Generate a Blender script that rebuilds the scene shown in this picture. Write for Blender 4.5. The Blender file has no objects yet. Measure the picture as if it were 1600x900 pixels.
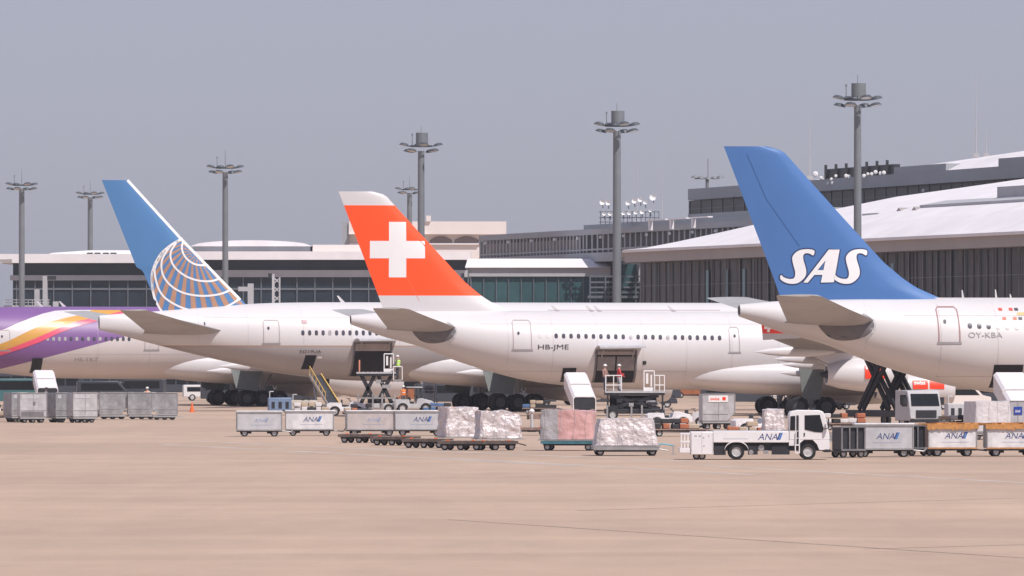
import bpy, bmesh, math, random
from mathutils import Vector, Matrix
from mathutils.geometry import tessellate_polygon
random.seed(7)
R = math.radians
scene = bpy.context.scene
col = scene.collection

# ------------------------------------------------------------------ camera
F = 12000.0            # focal length in pixels of the 1600 px wide photograph
HZ = 552.0             # horizon row
CH = 4.5               # eye height
cam_d = bpy.data.cameras.new('camera'); cam = bpy.data.objects.new('camera', cam_d); col.objects.link(cam)
cam.location = (0, 0, CH); cam.rotation_euler = (R(90), 0, 0)
cam_d.sensor_width = 36; cam_d.lens = 36 * F / 1600; cam_d.shift_y = (HZ - 450) / 1600
cam_d.clip_start = 1; cam_d.clip_end = 40000
scene.camera = cam
# ------------------------------------------------------------------ sky, sun, exposure
SUN = Vector((0.52, -0.68, 1.15)).normalized()
el = math.asin(SUN.z); az = math.atan2(SUN.x, SUN.y)
w = bpy.data.worlds.new('World'); scene.world = w; w.use_nodes = True
nt = w.node_tree; bg = nt.nodes['Background']
sky = nt.nodes.new('ShaderNodeTexSky'); sky.sky_type = 'NISHITA'; sky.sun_disc = False
sky.sun_elevation = el; sky.sun_rotation = az
sky.air_density = 1.0; sky.dust_density = 1.2; sky.ozone_density = 2.0; sky.altitude = 50
tint = nt.nodes.new('ShaderNodeMix'); tint.data_type = 'RGBA'; tint.blend_type = 'MULTIPLY'
tint.inputs[0].default_value = 1.0; tint.inputs[7].default_value = (0.81, 0.775, 0.995, 1)
nt.links.new(sky.outputs[0], tint.inputs[6]); 
smog = nt.nodes.new('ShaderNodeMix'); smog.data_type = 'RGBA'; smog.inputs[0].default_value = 0.65; smog.inputs[7].default_value = (3.40, 3.52, 4.40, 1)
nt.links.new(tint.outputs[2], smog.inputs[6]); nt.links.new(smog.outputs[2], bg.inputs[0])
bg.inputs[1].default_value = 0.10
sl = bpy.data.lights.new('sun', 'SUN'); sl.energy = 3.7; sl.angle = R(0.5); sl.color = (1.0, 0.94, 0.88)
so = bpy.data.objects.new('sun', sl); col.objects.link(so)
so.rotation_euler = SUN.to_track_quat('Z', 'Y').to_euler()
scene.view_settings.view_transform = 'Standard'; scene.view_settings.look = 'None'
scene.view_settings.gamma = 1.0; scene.view_settings.exposure = 0.22
scene.view_settings.use_curve_mapping = False
scene.render.engine = 'CYCLES'
scene.cycles.volume_bounces = 0; scene.cycles.max_bounces = 6

# ------------------------------------------------------------------ materials
MATS = {}
def mat(name, c, rough=0.6, metal=0.0, dirt=0.12, scale=1.5, bump=0.0, bscale=8.0, coat=0.0, spec=0.5):
    if name in MATS: return MATS[name]
    m = bpy.data.materials.new(name); m.use_nodes = True; MATS[name] = m
    t = m.node_tree; b = t.nodes['Principled BSDF']
    b.inputs['Roughness'].default_value = rough; b.inputs['Metallic'].default_value = metal
    b.inputs['Coat Weight'].default_value = coat; b.inputs['Specular IOR Level'].default_value = spec
    tc = t.nodes.new('ShaderNodeTexCoord')
    n = t.nodes.new('ShaderNodeTexNoise'); n.inputs['Scale'].default_value = scale; n.inputs['Detail'].default_value = 6
    n.inputs['Roughness'].default_value = 0.65
    t.links.new(tc.outputs['Object'], n.inputs['Vector'])
    rp = t.nodes.new('ShaderNodeMapRange'); rp.inputs['From Min'].default_value = 0.3; rp.inputs['From Max'].default_value = 0.7
    rp.inputs['To Min'].default_value = 1 - dirt; rp.inputs['To Max'].default_value = 1 + dirt * 0.3
    t.links.new(n.outputs['Fac'], rp.inputs['Value'])
    mx = t.nodes.new('ShaderNodeMix'); mx.data_type = 'RGBA'; mx.blend_type = 'MULTIPLY'; mx.inputs[0].default_value = 1
    mx.inputs[6].default_value = (*c, 1); t.links.new(rp.outputs[0], mx.inputs[7]); t.links.new(mx.outputs[2], b.inputs['Base Color'])
    if bump:
        n2 = t.nodes.new('ShaderNodeTexNoise'); n2.inputs['Scale'].default_value = bscale; n2.inputs['Detail'].default_value = 4
        t.links.new(tc.outputs['Object'], n2.inputs['Vector'])
        bp = t.nodes.new('ShaderNodeBump'); bp.inputs['Strength'].default_value = bump; bp.inputs['Distance'].default_value = 0.1
        t.links.new(n2.outputs['Fac'], bp.inputs['Height']); t.links.new(bp.outputs[0], b.inputs['Normal'])
    return m
def colour_node(m):       # the multiply node that carries the paint colour
    return [n for n in m.node_tree.nodes if n.type == 'MIX'][0]
def zpaint(name, bands, rough=0.45, dirt=0.05, tilt=None, coat=0.1, under=None):
    """paint in bands: bands = [(z_top, colour), ..., (None, colour)], z in object space, lowest first."""
    m = mat(name, (1, 1, 1), rough, 0, dirt, 0.35, coat=coat)
    t = m.node_tree; mx = colour_node(m)
    tc = [n for n in t.nodes if n.type == 'TEX_COORD'][0]
    sp = t.nodes.new('ShaderNodeSeparateXYZ'); t.links.new(tc.outputs['Object'], sp.inputs[0])
    prev = None
    for i, (zt, c) in enumerate(bands):
        if i == 0:
            prev = t.nodes.new('ShaderNodeRGB'); prev.outputs[0].default_value = (*c, 1); out = prev.outputs[0]
        else:
            g = t.nodes.new('ShaderNodeMath'); g.operation = 'GREATER_THAN'
            if tilt:      # boundary z = a + b*x
                ma = t.nodes.new('ShaderNodeMath'); ma.operation = 'MULTIPLY_ADD'
                ma.inputs[1].default_value = -tilt; t.links.new(sp.outputs['X'], ma.inputs[0]); t.links.new(sp.outputs['Z'], ma.inputs[2])
                t.links.new(ma.outputs[0], g.inputs[0])
            else: t.links.new(sp.outputs['Z'], g.inputs[0])
            g.inputs[1].default_value = bands[i - 1][0]
            q = t.nodes.new('ShaderNodeMix'); q.data_type = 'RGBA'
            t.links.new(g.outputs[0], q.inputs[0]); t.links.new(out, q.inputs[6]); q.inputs[7].default_value = (*c, 1)
            out = q.outputs[2]
    t.links.new(out, mx.inputs[6])
    return m

WHITE = (0.64, 0.615, 0.62)
m_white = mat('white_paint', WHITE, 0.35, 0, 0.06, 0.6, coat=0.2)
m_white2 = mat('worn_white_paint', (0.74, 0.72, 0.73), 0.45, 0, 0.25, 2.5)
m_grey = mat('grey_paint', (0.36, 0.36, 0.37), 0.5, 0, 0.2, 1.5)
m_lgrey = mat('light_grey_paint', (0.52, 0.52, 0.54), 0.5, 0, 0.2, 2)
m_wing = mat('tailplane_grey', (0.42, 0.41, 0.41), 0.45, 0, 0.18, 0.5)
m_wing2 = mat('shaded_wing_grey', (0.25, 0.24, 0.245), 0.5, 0, 0.2, 0.5)  # wing paint set darker to stand for the shade underneath
m_dark = mat('dark_metal', (0.035, 0.037, 0.045), 0.5, 0.2, 0.3, 3)
m_black = mat('black_void', (0.012, 0.013, 0.018), 0.8, 0, 0.1)
m_rubber = mat('tyre_rubber', (0.018, 0.018, 0.022), 0.85, 0, 0.3, 6)
m_geardoor = mat('gear_door_grey', (0.17, 0.19, 0.185), 0.5, 0, 0.15)
m_wheeldark = mat('dark_wheel', (0.09, 0.09, 0.095), 0.6, 0, 0.3, 4)  # aircraft wheel centres, a darker grey than the vehicle hubs
m_hub = mat('wheel_hub', (0.55, 0.54, 0.54), 0.5, 0.1, 0.3, 6)
m_steel = mat('bare_metal', (0.45, 0.44, 0.44), 0.42, 0.5, 0.3, 2)
m_alu = mat('aluminium_sheet', (0.53, 0.515, 0.53), 0.42, 0.15, 0.28, 2.2, bump=0.15, bscale=3)
m_alu2 = mat('scuffed_aluminium', (0.37, 0.365, 0.375), 0.45, 0.2, 0.4, 2.2, bump=0.2, bscale=3)
m_rust = mat('rusty_steel', (0.30, 0.21, 0.18), 0.8, 0, 0.5, 4)
m_orange = mat('orange_paint', (0.85, 0.16, 0.03), 0.5, 0, 0.2, 3)
m_tarp = mat('orange_canvas', (0.60, 0.28, 0.09), 0.8, 0, 0.45, 5)
m_yellow = mat('yellow_rail', (0.70, 0.45, 0.12), 0.5, 0, 0.2, 3)
m_blue = mat('light_blue_paint', (0.16, 0.50, 0.62), 0.5, 0, 0.3, 3)
m_navy = mat('navy_lettering', (0.035, 0.06, 0.20), 0.5, 0, 0.05)
m_anab = mat('bright_blue_mark', (0.02, 0.17, 0.52), 0.45, 0, 0.05)
m_fade = mat('faded_blue_lettering', (0.30, 0.36, 0.52), 0.6, 0, 0.4, 6)
m_letter = mat('dark_lettering', (0.05, 0.05, 0.06), 0.6, 0, 0.05)
m_gletter = mat('grey_lettering', (0.34, 0.32, 0.33), 0.6, 0, 0.1)
m_glass = mat('vehicle_glass', (0.015, 0.018, 0.022), 0.15, 0, 0.05, spec=0.25)
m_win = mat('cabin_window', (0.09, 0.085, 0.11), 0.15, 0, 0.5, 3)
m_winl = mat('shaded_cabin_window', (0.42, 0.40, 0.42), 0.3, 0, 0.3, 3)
m_line = mat('panel_line', (0.42, 0.36, 0.37), 0.6, 0, 0.1)
m_cargo = mat('cargo_hold_lining', (0.20, 0.19, 0.20), 0.7, 0, 0.4, 1.4)
m_foil = mat('crumpled_wrap', (0.72, 0.645, 0.645), 0.38, 0.15, 0.35, 2.0, bump=1.0, bscale=5)
m_foil2 = mat('grey_plastic_wrap', (0.48, 0.46, 0.47), 0.3, 0.1, 0.3, 1.0, bump=0.7, bscale=4)
m_pink = mat('pink_plastic_wrap', (0.72, 0.42, 0.40), 0.3, 0.05, 0.25, 1.0, bump=0.6, bscale=4)
m_swred = mat('red_label', (0.88, 0.05, 0.012), 0.4, 0, 0.04)
m_labelw = mat('white_marking', (0.82, 0.80, 0.80), 0.45, 0, 0.03)
m_skin = mat('skin', (0.50, 0.32, 0.24), 0.6)
m_glassb = mat('terminal_glass', (0.028, 0.042, 0.058), 0.3, 0, 0.45, 0.12, spec=0.2)
m_glasst = mat('teal_terminal_glass', (0.045, 0.11, 0.12), 0.3, 0, 0.4, 0.15, spec=0.25)
m_glassd = mat('dark_terminal_glass', (0.018, 0.02, 0.028), 0.3, 0, 0.5, 0.15, spec=0.15)
m_roof = mat('white_roof', (0.82, 0.78, 0.79), 0.6, 0, 0.12, 0.2)
m_fascia = mat('taupe_fascia', (0.38, 0.34, 0.33), 0.6, 0, 0.12, 0.2)
m_gband = mat('grey_cladding', (0.33, 0.345, 0.37), 0.6, 0, 0.12, 0.2)
m_lband = mat('pale_cladding', (0.44, 0.44, 0.46), 0.6, 0, 0.15, 0.2)
m_cream = mat('cream_concrete', (0.78, 0.70, 0.66), 0.8, 0, 0.08, 0.1)
m_brown = mat('brown_recess', (0.22, 0.17, 0.16), 0.8, 0, 0.1)
m_mull = mat('mullion', (0.13, 0.145, 0.17), 0.5, 0, 0.1)
m_blind = mat('pale_curtain', (0.125, 0.12, 0.13), 0.8, 0, 0.5, 0.4)
m_lamphead = mat('dark_lamp_head', (0.07, 0.085, 0.095), 0.5, 0.1, 0.2, 1)
m_pole = mat('galvanised_pole', (0.19, 0.205, 0.22), 0.55, 0.1, 0.15, 0.5)
m_lampg = mat('lamp_glass', (0.55, 0.55, 0.56), 0.3)
m_teal = mat('teal_panel', (0.06, 0.20, 0.26), 0.3)

# ------------------------------------------------------------------ object helpers
def tag(o, label=None, cat=None, group=None, kind=None):
    if label: o['label'] = label
    if cat: o['category'] = cat
    if group: o['group'] = group
    if kind: o['kind'] = kind
    return o
def empty(name, loc=(0, 0, 0), rz=0, label=None, cat=None, group=None):
    o = bpy.data.objects.new(name, None); col.objects.link(o); o.empty_display_size = 0.3
    o.location = loc; o.rotation_euler = (0, 0, rz); return tag(o, label, cat, group)
def at(px, gy, dz=0):          # where a wheel seen at this spot stands on the ground
    Y = F * CH / (gy - HZ); return Vector(((px - 800) / F * Y, Y, dz))
def pt(px, py, Y):
    return Vector(((px - 800) / F * Y, Y, CH + (HZ - py) / F * Y))
def dup(root, loc, rz=None, label=None, group=None, cat=None):
    r = root.copy(); col.objects.link(r); r.location = loc
    if rz is not None: r.rotation_euler = (0, 0, rz)
    if label: r['label'] = label
    if group: r['group'] = group
    if cat: r['category'] = cat
    for ch in list(root.children):
        c = ch.copy(); col.objects.link(c); c.parent = r
        for g in list(ch.children):
            d = g.copy(); col.objects.link(d); d.parent = c
    return r
class MB:
    def __init__(s): s.v = []; s.f = []; s.mi = []
    def add(s, vs, fs, mi=0, M=None):
        b = len(s.v)
        for q in vs:
            q = Vector(q)
            if M is not None: q = M @ q
            s.v.append(tuple(q))
        for q in fs: s.f.append(tuple(b + i for i in q)); s.mi.append(mi)
        return s
    def box(s, c, d, mi=0, rot=None):
        x, y, z = (k / 2 for k in d)
        vs = [(-x, -y, -z), (x, -y, -z), (x, y, -z), (-x, y, -z), (-x, -y, z), (x, -y, z), (x, y, z), (-x, y, z)]
        fs = [(0, 3, 2, 1), (4, 5, 6, 7), (0, 1, 5, 4), (1, 2, 6, 5), (2, 3, 7, 6), (3, 0, 4, 7)]
        M = Matrix.Translation(c)
        if rot: M = M @ Matrix.Rotation(rot[1], 4, rot[0])
        return s.add(vs, fs, mi, M)
    def b2(s, x0, x1, y0, y1, z0, z1, mi=0):
        return s.box(((x0 + x1) / 2, (y0 + y1) / 2, (z0 + z1) / 2), (x1 - x0, y1 - y0, z1 - z0), mi)
    def cyl(s, p0, p1, r0, r1=None, n=12, mi=0):
        if r1 is None: r1 = r0
        p0 = Vector(p0); p1 = Vector(p1); d = (p1 - p0).normalized()
        a = d.orthogonal().normalized(); b = d.cross(a)
        vs = []
        for p, r in ((p0, r0), (p1, r1)):
            for k in range(n):
                t = 2 * math.pi * k / n; vs.append(p + a * (r * math.cos(t)) + b * (r * math.sin(t)))
        fs = [(k, (k + 1) % n, n + (k + 1) % n, n + k) for k in range(n)]
        fs += [tuple(reversed(range(n))), tuple(range(n, 2 * n))]
        return s.add(vs, fs, mi)
    def tube(s, pts, r, n=8, mi=0):
        for a, b in zip(pts[:-1], pts[1:]): s.cyl(a, b, r, r, n, mi)
        return s
    def lathe(s, prof, c=(0, 0, 0), axis='x', n=32, mi=0, sy=1.0, sz=1.0):
        vs = []; m = len(prof)
        for a, r in prof:
            for k in range(n):
                t = 2 * math.pi * k / n; p, q = r * math.cos(t) * sy, r * math.sin(t) * sz
                v = {'x': (a, p, q), 'z': (p, q, a), 'y': (q, a, p)}[axis]
                vs.append(Vector(v) + Vector(c))
        fs = []
        for i in range(m - 1):
            for k in range(n):
                k2 = (k + 1) % n; fs.append((i * n + k, i * n + k2, (i + 1) * n + k2, (i + 1) * n + k))
        return s.add(vs, fs, mi)
    def loft(s, rings, mi=0, cap=True):
        n = len(rings[0]); vs = [p for r in rings for p in r]; fs = []
        for i in range(len(rings) - 1):
            for k in range(n):
                k2 = (k + 1) % n; fs.append((i * n + k, i * n + k2, (i + 1) * n + k2, (i + 1) * n + k))
        if cap: fs += [tuple(reversed(range(n))), tuple(range((len(rings) - 1) * n, len(rings) * n))]
        return s.add(vs, fs, mi)
    def prism(s, poly, y0, y1, mi=0):       # outline in x-z
        n = len(poly); vs = [(x, y0, z) for x, z in poly] + [(x, y1, z) for x, z in poly]
        fs = [(k, (k + 1) % n, n + (k + 1) % n, n + k) for k in range(n)]
        tr = tessellate_polygon([[Vector((x, z, 0)) for x, z in poly]])
        fs += [tuple(t) for t in tr] + [tuple(n + i for i in t) for t in tr]
        return s.add(vs, fs, mi)
    def build(s, name, mats, parent=None, smooth=True, bevel=0, ang=35):
        me = bpy.data.meshes.new(name); me.from_pydata(s.v, [], s.f)
        if not isinstance(mats, (list, tuple)): mats = [mats]
        for m in mats: me.materials.append(m)
        for p, i in zip(me.polygons, s.mi): p.material_index = i; p.use_smooth = smooth
        bm = bmesh.new(); bm.from_mesh(me); bmesh.ops.recalc_face_normals(bm, faces=bm.faces); bm.to_mesh(me); bm.free()
        if smooth: me.set_sharp_from_angle(angle=R(ang))
        me.update()
        o = bpy.data.objects.new(name, me); col.objects.link(o); o.parent = parent
        if bevel:
            b = o.modifiers.new('bevel', 'BEVEL'); b.width = bevel; b.segments = 2; b.limit_method = 'ANGLE'
        return o
def interp(tab, x):
    if x <= tab[0][0]: return tab[0][1:]
    if x >= tab[-1][0]: return tab[-1][1:]
    for i in range(len(tab) - 1):
        if tab[i][0] <= x <= tab[i + 1][0]: break
    a, b = tab[i], tab[i + 1]; h = b[0] - a[0]; t = (x - a[0]) / h
    p = tab[i - 1] if i > 0 else a; q = tab[i + 2] if i + 2 < len(tab) else b
    out = []
    for k in range(1, len(a)):
        s = (b[k] - a[k]) / h
        sa = (a[k] - p[k]) / (a[0] - p[0]) if p is not a else s
        sb = (q[k] - b[k]) / (q[0] - b[0]) if q is not b else s
        m0 = 0 if sa * s <= 0 else 2 * sa * s / (sa + s); m1 = 0 if sb * s <= 0 else 2 * sb * s / (sb + s)
        t2, t3 = t * t, t * t * t
        out.append((2*t3-3*t2+1)*a[k] + (t3-2*t2+t)*h*m0 + (-2*t3+3*t2)*b[k] + (t3-t2)*h*m1)
    return tuple(out)
def lin(tab, x):
    if x <= tab[0][0]: return tab[0][1]
    if x >= tab[-1][0]: return tab[-1][1]
    for a, b in zip(tab[:-1], tab[1:]):
        if a[0] <= x <= b[0]: return a[1] + (b[1] - a[1]) * (x - a[0]) / (b[0] - a[0])
def ribbon(pts, wd, closed=False):
    P = [Vector((a, b)) for a, b in pts]; n = len(P); L = []
    for i in range(n):
        a = P[i - 1] if (i > 0 or closed) else P[i]; b = P[(i + 1) % n] if (i < n - 1 or closed) else P[i]
        d = (b - a)
        d = d.normalized() if d.length > 1e-6 else Vector((1, 0))
        nn = Vector((-d.y, d.x)) * wd / 2; L.append((P[i] + nn, P[i] - nn))
    out = []
    for i in range(n if closed else n - 1):
        a, b = L[i], L[(i + 1) % n]; out.append([tuple(a[0]), tuple(a[1]), tuple(b[1]), tuple(b[0])])
    return out
def smooth_pts(pts, k=4, closed=False):
    P = [Vector(p) for p in pts]; n = len(P); out = []
    for i in range(n if closed else n - 1):
        if closed: a, b, c, d = P[i - 1], P[i], P[(i + 1) % n], P[(i + 2) % n]
        else: a, b, c, d = P[max(i - 1, 0)], P[i], P[i + 1], P[min(i + 2, n - 1)]
        for j in range(k):
            t = j / k
            out.append(tuple(0.5 * ((2*b) + (c-a)*t + (2*a-5*b+4*c-d)*t*t + (-a+3*b-3*c+d)*t**3)))
    if not closed: out.append(tuple(P[-1]))
    return out
def conform(name, polys, surf, material, parent, off=0.02, step=0.35, side=-1, clip=None, tri=False):
    bm = bmesh.new()
    for poly in polys:
        vs = [bm.verts.new((p[0], 0, p[1])) for p in poly]
        if len(poly) <= 3 or (len(poly) == 4 and not tri):
            bm.faces.new(vs)
        else:
            for t in tessellate_polygon([[Vector((p[0], p[1], 0)) for p in poly]]):
                try: bm.faces.new([vs[i] for i in t])
                except ValueError: pass
    us = [v.co.x for v in bm.verts]; zs = [v.co.z for v in bm.verts]
    for lo, hi, ax in ((min(us), max(us), 0), (min(zs), max(zs), 2)):
        k = math.ceil(lo / step)
        while k * step < hi:
            co = [0, 0, 0]; no = [0, 0, 0]; co[ax] = k * step; no[ax] = 1
            bmesh.ops.bisect_plane(bm, geom=bm.verts[:] + bm.edges[:] + bm.faces[:], plane_co=co, plane_no=no); k += 1
    if clip:
        dead = [f for f in bm.faces if not clip(f.calc_center_median().x, f.calc_center_median().z)]
        bmesh.ops.delete(bm, geom=dead, context='FACES')
    for v in bm.verts: v.co.y = side * (surf(v.co.x, v.co.z) + off)
    bmesh.ops.recalc_face_normals(bm, faces=bm.faces)
    bmesh.ops.triangulate(bm, faces=bm.faces)
    for f in bm.faces:
        f.normal_update()
        if f.normal.y * side < 0: f.normal_flip()
        f.smooth = True
    me = bpy.data.meshes.new(name); bm.to_mesh(me); bm.free(); me.materials.append(material)
    o = bpy.data.objects.new(name, me); col.objects.link(o); o.parent = parent
    return o
_txt = {}
def text_polys(s, h, x=0, z=0, shear=0.0, bold=0.0, stretch=1.0):
    key = (s, shear, bold)
    if key not in _txt:
        c = bpy.data.curves.new('t', 'FONT'); c.body = s; c.size = 1; c.shear = shear; c.offset = bold; c.resolution_u = 3
        o = bpy.data.objects.new('t', c); col.objects.link(o)
        bpy.context.view_layer.update()
        me = bpy.data.meshes.new_from_object(o.evaluated_get(bpy.context.evaluated_depsgraph_get()))
        vs = [(v.co.x, v.co.y) for v in me.vertices]
        x0 = min(v[0] for v in vs); y0 = min(v[1] for v in vs); y1 = max(v[1] for v in vs)
        vs = [((a - x0) / (y1 - y0), (b - y0) / (y1 - y0)) for a, b in vs]
        _txt[key] = [[vs[i] for i in p.vertices] for p in me.polygons]
        bpy.data.objects.remove(o); bpy.data.curves.remove(c); bpy.data.meshes.remove(me)
    return [[(x + a * h * stretch, z + b * h) for a, b in p] for p in _txt[key]]
def decal(name, polys, material, parent, fn):      # flat writing: fn maps (a, b) to a point
    mb = MB()
    for p in polys: mb.add([fn(a, b) for a, b in p], [tuple(range(len(p)))])
    o = mb.build(name, material, parent, smooth=False); return o
def rr(x0, x1, z0, z1, r=0.12, n=3):               # rounded rectangle
    out = []
    for cx, cz, a0 in ((x1 - r, z1 - r, 0), (x0 + r, z1 - r, 90), (x0 + r, z0 + r, 180), (x1 - r, z0 + r, 270)):
        for k in range(n + 1):
            a = R(a0 + 90 * k / n); out.append((cx + r * math.cos(a), cz + r * math.sin(a)))
    return out

# ------------------------------------------------------------------ ground
def make_ground():
    m = bpy.data.materials.new('apron_concrete'); m.use_nodes = True; t = m.node_tree; b = t.nodes['Principled BSDF']
    b.inputs['Roughness'].default_value = 0.85
    tc = t.nodes.new('ShaderNodeTexCoord')
    def noise(sc, det, stretch=(1, 1, 1)):
        mp = t.nodes.new('ShaderNodeMapping'); mp.inputs['Scale'].default_value = stretch
        n = t.nodes.new('ShaderNodeTexNoise'); n.inputs['Scale'].default_value = sc; n.inputs['Detail'].default_value = det
        n.inputs['Roughness'].default_value = 0.6
        t.links.new(tc.outputs['Object'], mp.inputs[0]); t.links.new(mp.outputs[0], n.inputs['Vector']); return n
    def mul(a, n, lo, hi, f0=0.35, f1=0.65):
        mr = t.nodes.new('ShaderNodeMapRange'); mr.inputs['From Min'].default_value = f0; mr.inputs['From Max'].default_value = f1
        mr.inputs['To Min'].default_value = lo; mr.inputs['To Max'].default_value = hi; t.links.new(n.outputs[0], mr.inputs[0])
        x = t.nodes.new('ShaderNodeMix'); x.data_type = 'RGBA'; x.blend_type = 'MULTIPLY'; x.inputs[0].default_value = 1
        t.links.new(a, x.inputs[6]); t.links.new(mr.outputs[0], x.inputs[7]); return x.outputs[2]
    base = t.nodes.new('ShaderNodeRGB'); base.outputs[0].default_value = GROUND
    c = mul(base.outputs[0], noise(0.035, 5, (1, 0.35, 1)), 0.90, 1.05)
    c = mul(c, noise(0.6, 6, (1, 0.25, 1)), 0.95, 1.03)
    c = mul(c, noise(9, 3), 0.94, 1.04)
    # pour strips of slightly different concrete, running obliquely
    wv = t.nodes.new('ShaderNodeTexVoronoi'); wv.inputs['Scale'].default_value = 0.03
    mp = t.nodes.new('ShaderNodeMapping'); mp.inputs['Rotation'].default_value = (0, 0, R(12)); mp.inputs['Scale'].default_value = (0.25, 1.3, 1)
    t.links.new(tc.outputs['Object'], mp.inputs[0]); t.links.new(mp.outputs[0], wv.inputs['Vector'])
    sp = t.nodes.new('ShaderNodeSeparateColor'); t.links.new(wv.outputs['Color'], sp.inputs[0])
    c = mul(c, sp, 0.93, 1.03, 0, 1)
    c = mul(c, noise(0.25, 4, (1, 0.06, 1)), 0.95, 1.02)
    c = mul(c, noise(0.09, 3, (0.15, 1.5, 1)), 0.93, 1.0, 0.55, 0.35)
    t.links.new(c, b.inputs['Base Color'])
    mb = MB(); S = 9000
    mb.add([(-S, -2000, 0), (S, -2000, 0), (S, 16000, 0), (-S, 16000, 0)], [(0, 1, 2, 3)])
    o = mb.build('ground', m, smooth=False); tag(o, kind='structure')
    # painted lines, all one sheet just above the concrete
    ml = mat('worn_line_paint', (0.56, 0.48, 0.43), 0.8, 0, 0.35, 0.3)
    md = mat('sealed_joint', (0.27, 0.21, 0.18), 0.9, 0, 0.4, 0.2)
    def strip(name, segs, wd, mt, z=0.004):
        mb = MB()
        for (a, b) in segs:
            a = at(*a); b = at(*b); d = (b - a).normalized(); n = Vector((-d.y, d.x, 0)) * wd / 2; zz = Vector((0, 0, z))
            mb.add([a - n + zz, b - n + zz, b + n + zz, a + n + zz], [(0, 1, 2, 3)])
        o = mb.build(name, mt, smooth=False); tag(o, kind='structure')
    strip('painted_road_line', [((250, 694), (900, 728)), ((300, 689), (640, 705)), ((1090, 727), (1760, 763)), ((700, 716), (1180, 742)),
                                ((-100, 672), (240, 671)), ((560, 700), (1100, 722))], 0.5, ml)
    strip('pavement_joint', [((700, 812), (1750, 882)), ((1350, 858), (1750, 847)), ((900, 798), (1750, 774)),
                             ((-200, 760), (900, 744)), ((-100, 676), (400, 673))], 0.09, md, 0.004)
GROUND = (0.50, 0.362, 0.268, 1)
make_ground()

# ------------------------------------------------------------------ haze
def make_haze():
    mb = MB(); mb.b2(-420, 420, -30, 2200, -1.0, 75)
    m = bpy.data.materials.new('haze_air'); m.use_nodes = True; t = m.node_tree
    t.nodes.remove(t.nodes['Principled BSDF'])
    v = t.nodes.new('ShaderNodeVolumePrincipled'); v.inputs['Color'].default_value = (0.93, 0.93, 1.0, 1)
    v.inputs['Density'].default_value = 0.00007
    t.links.new(v.outputs[0], t.nodes['Material Output'].inputs['Volume'])
    o = mb.build('haze', m, smooth=False); tag(o, kind='stuff')
make_haze()

# ------------------------------------------------------------------ terminal
def fx(back): return lambda Y: (245 + back / 0.966) - 0.27 * Y       # lines parallel to the pier face
def Yat(px, back):                                                    # depth at which such a line crosses a column
    return F * (245 + back / 0.966) / (px - 800 + 0.27 * F)
def L3(px, back, z): Y = Yat(px, back); return Vector((fx(back)(Y), Y, z))
def slab(mb, p, q, back0, back1, z0, z1, mi=0, z1b=None):
    """a long box along the pier between columns p and q, from back0 to back1 behind the face."""
    n = Vector((0.966, 0.26, 0))
    a = L3(p, back0, 0); b = L3(q, back0, 0); a2 = a + n * (back1 - back0); b2 = b + n * (back1 - back0)
    zb = z1 if z1b is None else z1b
    vs = [(a.x, a.y, z0), (b.x, b.y, z0), (b2.x, b2.y, z0), (a2.x, a2.y, z0), (a.x, a.y, z1), (b.x, b.y, z1), (b2.x, b2.y, zb), (a2.x, a2.y, zb)]
    mb.add(vs, [(0, 1, 5, 4), (1, 2, 6, 5), (2, 3, 7, 6), (3, 0, 4, 7), (4, 5, 6, 7), (0, 3, 2, 1)], mi)
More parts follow.
